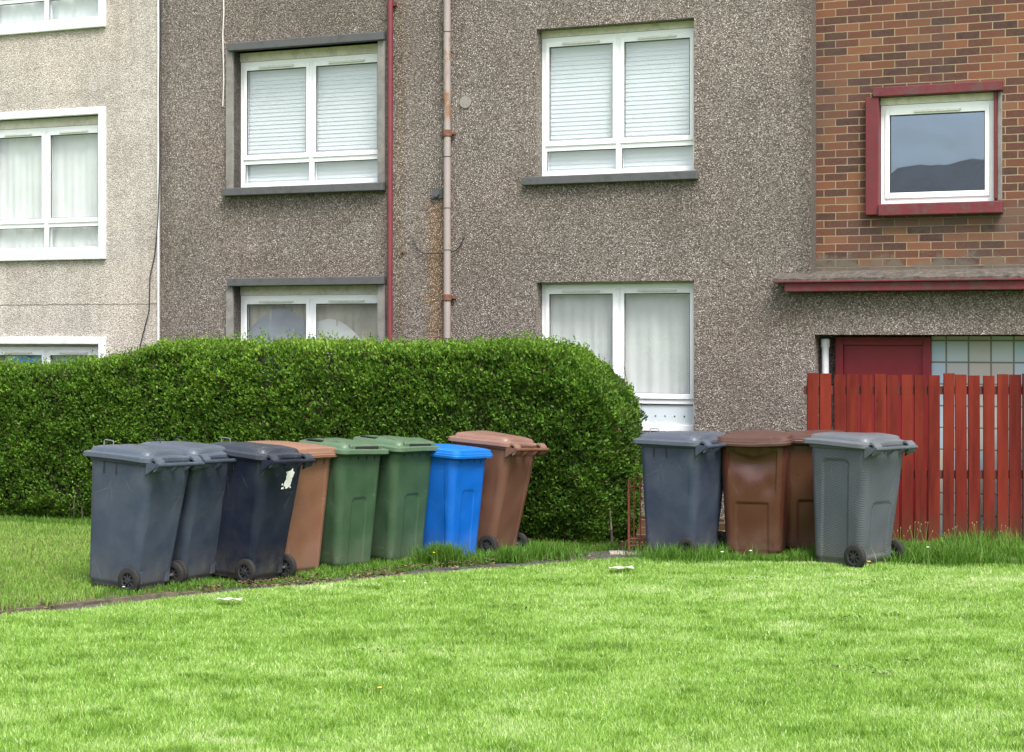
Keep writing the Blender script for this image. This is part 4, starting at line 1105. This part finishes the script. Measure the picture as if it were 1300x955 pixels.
    for sx in (-1, 1):
        bm = bmesh.new()
        lathe_x(bm, [(-.024, .058), (-.024, .085), (-.018, .096), (-.006, .100), (.006, .100), (.018, .096), (.024, .085), (.024, .058)], 36, sx*.262, .175, .098)
        wh = obj('wheel', bm, M['tyre'], e_, smooth=True)
        bm = bmesh.new()
        lathe_x(bm, [(-.018, .052), (-.022, .062), (.022, .062), (.018, .052)], 36, sx*.262, .175, .098)
        lathe_x(bm, [(-.024, .004), (-.024, .018), (.024, .018), (.024, .004)], 20, sx*.262, .175, .098)
        for q in range(8):
            a = q*math.pi/4+.2; ca, sa = math.cos(a), math.sin(a); vs = []
            for (xx, rr, ww) in ((-.016, .014, .006), (.016, .014, .006), (-.016, .055, .006), (.016, .055, .006)):
                for sg in (-1, 1): vs.append(bm.verts.new((sx*.262+xx, .175+rr*ca-sg*ww*sa, .098+rr*sa+sg*ww*ca)))
            for f in ((0,1,5,4),(2,3,7,6),(0,2,6,4),(1,3,7,5),(4,5,7,6),(0,1,3,2)): bm.faces.new([vs[i] for i in f])
        lathe_x(bm, [(-.004, .012), (-.004, .054), (.0, .054), (.0, .012)], 24, sx*.262, .175, .098)
        obj('rim', bm, M['rim'], wh, smooth=True)
    bm = bmesh.new()                                       # axle brackets moulded under the back
    v = [bx(bm, sx-.03, sx+.03, .10, .20, .055, .16) for sx in (-.16, .16)]; bx(bm, -.14, .14, .12, .16, .10, .13)
    bmesh.ops.remove_doubles(bm, verts=bm.verts[:], dist=.0001)
    obj('axle_bracket', bm, mb, e_, bevel=.01)
    if extra: extra(e_, body)
    return e_

SLATE = (.075, .090, .115)
P_slate = mat_plastic('slate_grey_plastic', (0.036, 0.05, 0.078), .48)
P_slate2 = mat_plastic('dull_slate_plastic', (0.027, 0.038, 0.06), .5)
P_navy = mat_plastic('dark_navy_plastic', (0.007, 0.011, 0.025), .42, dustamt=.08)
P_lidg = mat_plastic('grey_lid_sky_sheen', (0.056, 0.072, 0.098), .40, scuff=.3)  # this and the lids below: colour lightened to carry the sky sheen
P_lidn = mat_plastic('navy_lid_sky_sheen', (0.024, 0.03, 0.044), .40, scuff=.2)
P_tan = mat_plastic('terracotta_plastic', (0.165, 0.078, 0.045), .5, dust=(.55, .42, .35), dustamt=.15)
P_tanl = mat_plastic('terracotta_lid_sky_sheen', (0.22, 0.115, 0.078), .40, dust=(.6, .45, .4), dustamt=.2)
P_green = mat_plastic('bottle_green_plastic', (0.032, 0.072, 0.034), .48, dust=(.3, .36, .3), dustamt=.16)
P_greenl = mat_plastic('green_lid_sky_sheen', (0.066, 0.115, 0.064), .40, dust=(.4, .46, .4), dustamt=.2)
P_blue = mat_plastic('bright_blue_plastic', (0.001, 0.1, 0.44), .42, dust=(.2, .4, .7), dustamt=.08, scuff=.1)
P_bluel = mat_plastic('bright_blue_lid', (0.003, 0.13, 0.48), .40, dust=(.3, .5, .8), dustamt=.15, scuff=.1)
P_brn = mat_plastic('faded_brown_plastic', (0.125, 0.058, 0.037), .5, dust=(.35, .26, .22), dustamt=.15)
P_brnl = mat_plastic('pinkish_brown_lid_sky_sheen', (0.19, 0.105, 0.082), .40, dust=(.5, .4, .36), dustamt=.2)
P_choc = mat_plastic('glossy_chocolate_plastic', (.066, .021, .012), .33, spec=.5, dust=(.3, .2, .15), dustamt=.06, scuff=.06)
P_chocl = mat_plastic('chocolate_lid', (0.078, 0.038, 0.031), .40, dust=(.4, .3, .27), dustamt=.12)
P_blueg = mat_plastic('blue_grey_plastic', (0.033, 0.044, 0.074), .46)
P_bluegl = mat_plastic('blue_grey_lid', (0.06, 0.072, 0.098), .40)
P_mid = mat_plastic('mid_grey_ribbed_plastic', (0.07, 0.08, 0.096), .46, rib=True, dustamt=.1, scuff=.1)
P_midl = mat_plastic('mid_grey_lid', (0.098, 0.108, 0.124), .40, scuff=.15)

S_grey = dict(panels=[], slots=True, warp=.005)
S_front = dict(panels=[((0,), 0, .085, .02, .60, .035, .007)], grip=True, warp=.003)
S_blue = dict(panels=[((0,), .0, .085, .02, .66, .035, .007), ((3,), .0, .17, .02, .93, .04, .006)], flat_lid=True, warp=.002)
S_tan = dict(panels=[((0,), 0, .17, .02, .93, .02, .006)], flat_lid=True, warp=.004)
S_brn = dict(panels=[((2,), 0, .15, .06, .90, .03, .004)], warp=.006)
S_choc = dict(panels=[((0,), -.01, .125, .05, .47, .012, .010)], dent=True, warp=.012, flat_lid=True)
S_choc2 = dict(panels=[((0,), 0, .125, .05, .47, .012, .010)], warp=.008, flat_lid=True)
S_mid = dict(panels=[((1, 3), -.02, .125, .02, .86, .04, .010), ((2,), 0, .12, .10, .52, .045, .008)], warp=.008, nose=.0)

def sticker(e_, body):
    bm = bmesh.new(); r2 = random.Random(3); n = 26
    out = []
    for q in range(n):
        a = q*2*math.pi/n; rr = (.035+.03*abs(math.sin(a)))*(.8+.28*r2.random())
        out.append((-.075+rr*1.15*math.cos(a)-.30*rr*math.sin(a), .82+rr*1.25*math.sin(a)))
    def yb(z): v = (z-.025)/.965; return (-.045+.045*v)+(.46+.14*v)/2
    c = bm.verts.new((-.075, yb(.82)+.004, .82)); vs = [bm.verts.new((x, yb(z)+.004, z)) for x, z in out]
    for q in range(n): bm.faces.new((c, vs[q], vs[(q+1)%n]))
    for (cx_, cz_, w_) in ((-.01, .745, .020), (-.11, .75, .010), (-.035, .87, .008), (.0, .775, .010)):
        bm.faces.new([bm.verts.new((cx_+dx, yb(cz_+dz)+.0035, cz_+dz)) for dx, dz in ((-w_, -.006), (w_, -.008), (w_*.8, .005), (-w_*.5, .010))])
    obj('sticker', bm, M['sticker'], body)

B = BINS
B[6].update(s=.93, sx=.92, sy=.92)
make_bin(B[0], (P_slate, P_lidg), 'slate grey wheeled bin, leftmost of all, seen from its wheeled back corner', S_grey, 1)
make_bin(B[1], (P_slate2, P_lidg), 'dull grey wheeled bin squeezed between the leftmost bin and the dark navy one', S_grey, 2)
make_bin(B[2], (P_navy, P_lidn), 'dark navy wheeled bin with a torn white sticker on its back', S_grey, 1, sticker)
make_bin(B[3], (P_tan, P_tanl), 'terracotta wheeled bin between the dark navy bin and the green bins', S_tan)
make_bin(B[4], (P_green, P_greenl), 'green wheeled bin standing next to the terracotta bin', S_front)
make_bin(B[5], (P_green, P_greenl), 'green wheeled bin standing next to the blue bin', S_front)
make_bin(B[6], (P_blue, P_bluel), 'bright blue wheeled bin, smaller than its neighbours', S_blue)
make_bin(B[7], (P_brn, P_brnl), 'faded brown wheeled bin leaning to the right against the hedge behind the blue bin', S_brn)
make_bin(B[8], (P_blueg, P_bluegl), 'blue-grey wheeled bin beside the iron gate and the hedge end', S_grey, 1)
make_bin(B[9], (P_choc, P_chocl), 'glossy chocolate brown wheeled bin with a dented front', S_choc)
make_bin(B[10], (P_choc, P_chocl), 'brown wheeled bin mostly hidden behind the ribbed grey bin', S_choc2)
make_bin(B[11], (P_mid, P_midl), 'mid grey ribbed wheeled bin, rightmost, in front of the red fence', S_mid)

# ------------------------------------------------------------------ the street behind the viewer (seen only in the window panes)
M['harl'] = mat_simple('cream_harling', (.55, .52, .45), .9, .08, 4, bump=.2)
M['winrefl'] = mat_simple('dark_window', (.06, .07, .08), .2, .1, 4, bump=0)
for i in range(4):
    h = empty('terraced_house', (-17+i*11.0, -17.0, -.05), R(5), ['cream terraced house across the street, far left behind the viewer', 'cream terraced house across the street, second from left behind the viewer', 'cream terraced house across the street, second from right behind the viewer', 'cream terraced house across the street, far right behind the viewer'][i], 'house', 'houses across the street')
    bm = bmesh.new(); bx(bm, -4.2, 4.2, -6, 0, 0, 5.2); obj('wall', bm, M['harl'], h)
    bm = bmesh.new(); v = [bm.verts.new(p) for p in ((-4.5,.4,5.2),(4.5,.4,5.2),(4.5,-6.4,5.2),(-4.5,-6.4,5.2),(-4.5,-3,7.6),(4.5,-3,7.6))]
    for f in ((0,1,5,4),(2,3,4,5),(1,2,5),(3,0,4),(0,3,2,1)): bm.faces.new([v[k_] for k_ in f])
    obj('roof', bm, M['roof_far'], h)
    for x in (-2.4, 2.2):
        for z in (.9, 3.4):
            bm = bmesh.new(); bx(bm, x-.75, x+.75, .002, .05, z, z+1.3); w = obj('window', bm, M['upvc'], h); bm = bmesh.new(); bx(bm, x-.66, x+.66, .052, .06, z+.09, z+1.21); obj('pane', bm, M['winrefl'], w)

# ------------------------------------------------------------------ light, sky, camera
sd = Vector((.25, -.62, 1.0)).normalized()                      # towards the sun
elev = math.asin(sd.z); az = math.atan2(sd.x, sd.y)
world = bpy.data.worlds.new('World'); scene.world = world; world.use_nodes = True
nt = world.node_tree; bg = nt.nodes['Background']
sky = nt.nodes.new('ShaderNodeTexSky'); sky.sky_type = 'NISHITA'; sky.sun_disc = False
sky.sun_elevation = elev; sky.sun_rotation = az; sky.air_density = 1.2; sky.dust_density = 4.0; sky.ozone_density = 1.0
hs = nt.nodes.new('ShaderNodeHueSaturation'); hs.inputs['Saturation'].default_value = .42
nt.links.new(sky.outputs[0], hs.inputs['Color']); nt.links.new(hs.outputs[0], bg.inputs['Color']); bg.inputs['Strength'].default_value = .15
sl = bpy.data.lights.new('sun', 'SUN'); sl.energy = 2.0; sl.angle = R(22); sl.color = (1, .96, .90)
so = bpy.data.objects.new('sun', sl); C.objects.link(so); so.rotation_euler = sd.to_track_quat('Z', 'Y').to_euler()
cam = bpy.data.cameras.new('camera'); co = bpy.data.objects.new('camera', cam); C.objects.link(co)
cam.sensor_width = 36; cam.lens = FPX/1300*36; cam.shift_y = -(477.5-HZ)/1300; cam.clip_end = 1000; cam.clip_start = .1
co.location = (0, 0, EYE); co.rotation_euler = (R(90), 0, 0); scene.camera = co
vs = scene.view_settings; vs.view_transform = 'Standard'; vs.look = 'None'; vs.exposure = 1.1; vs.gamma = 1
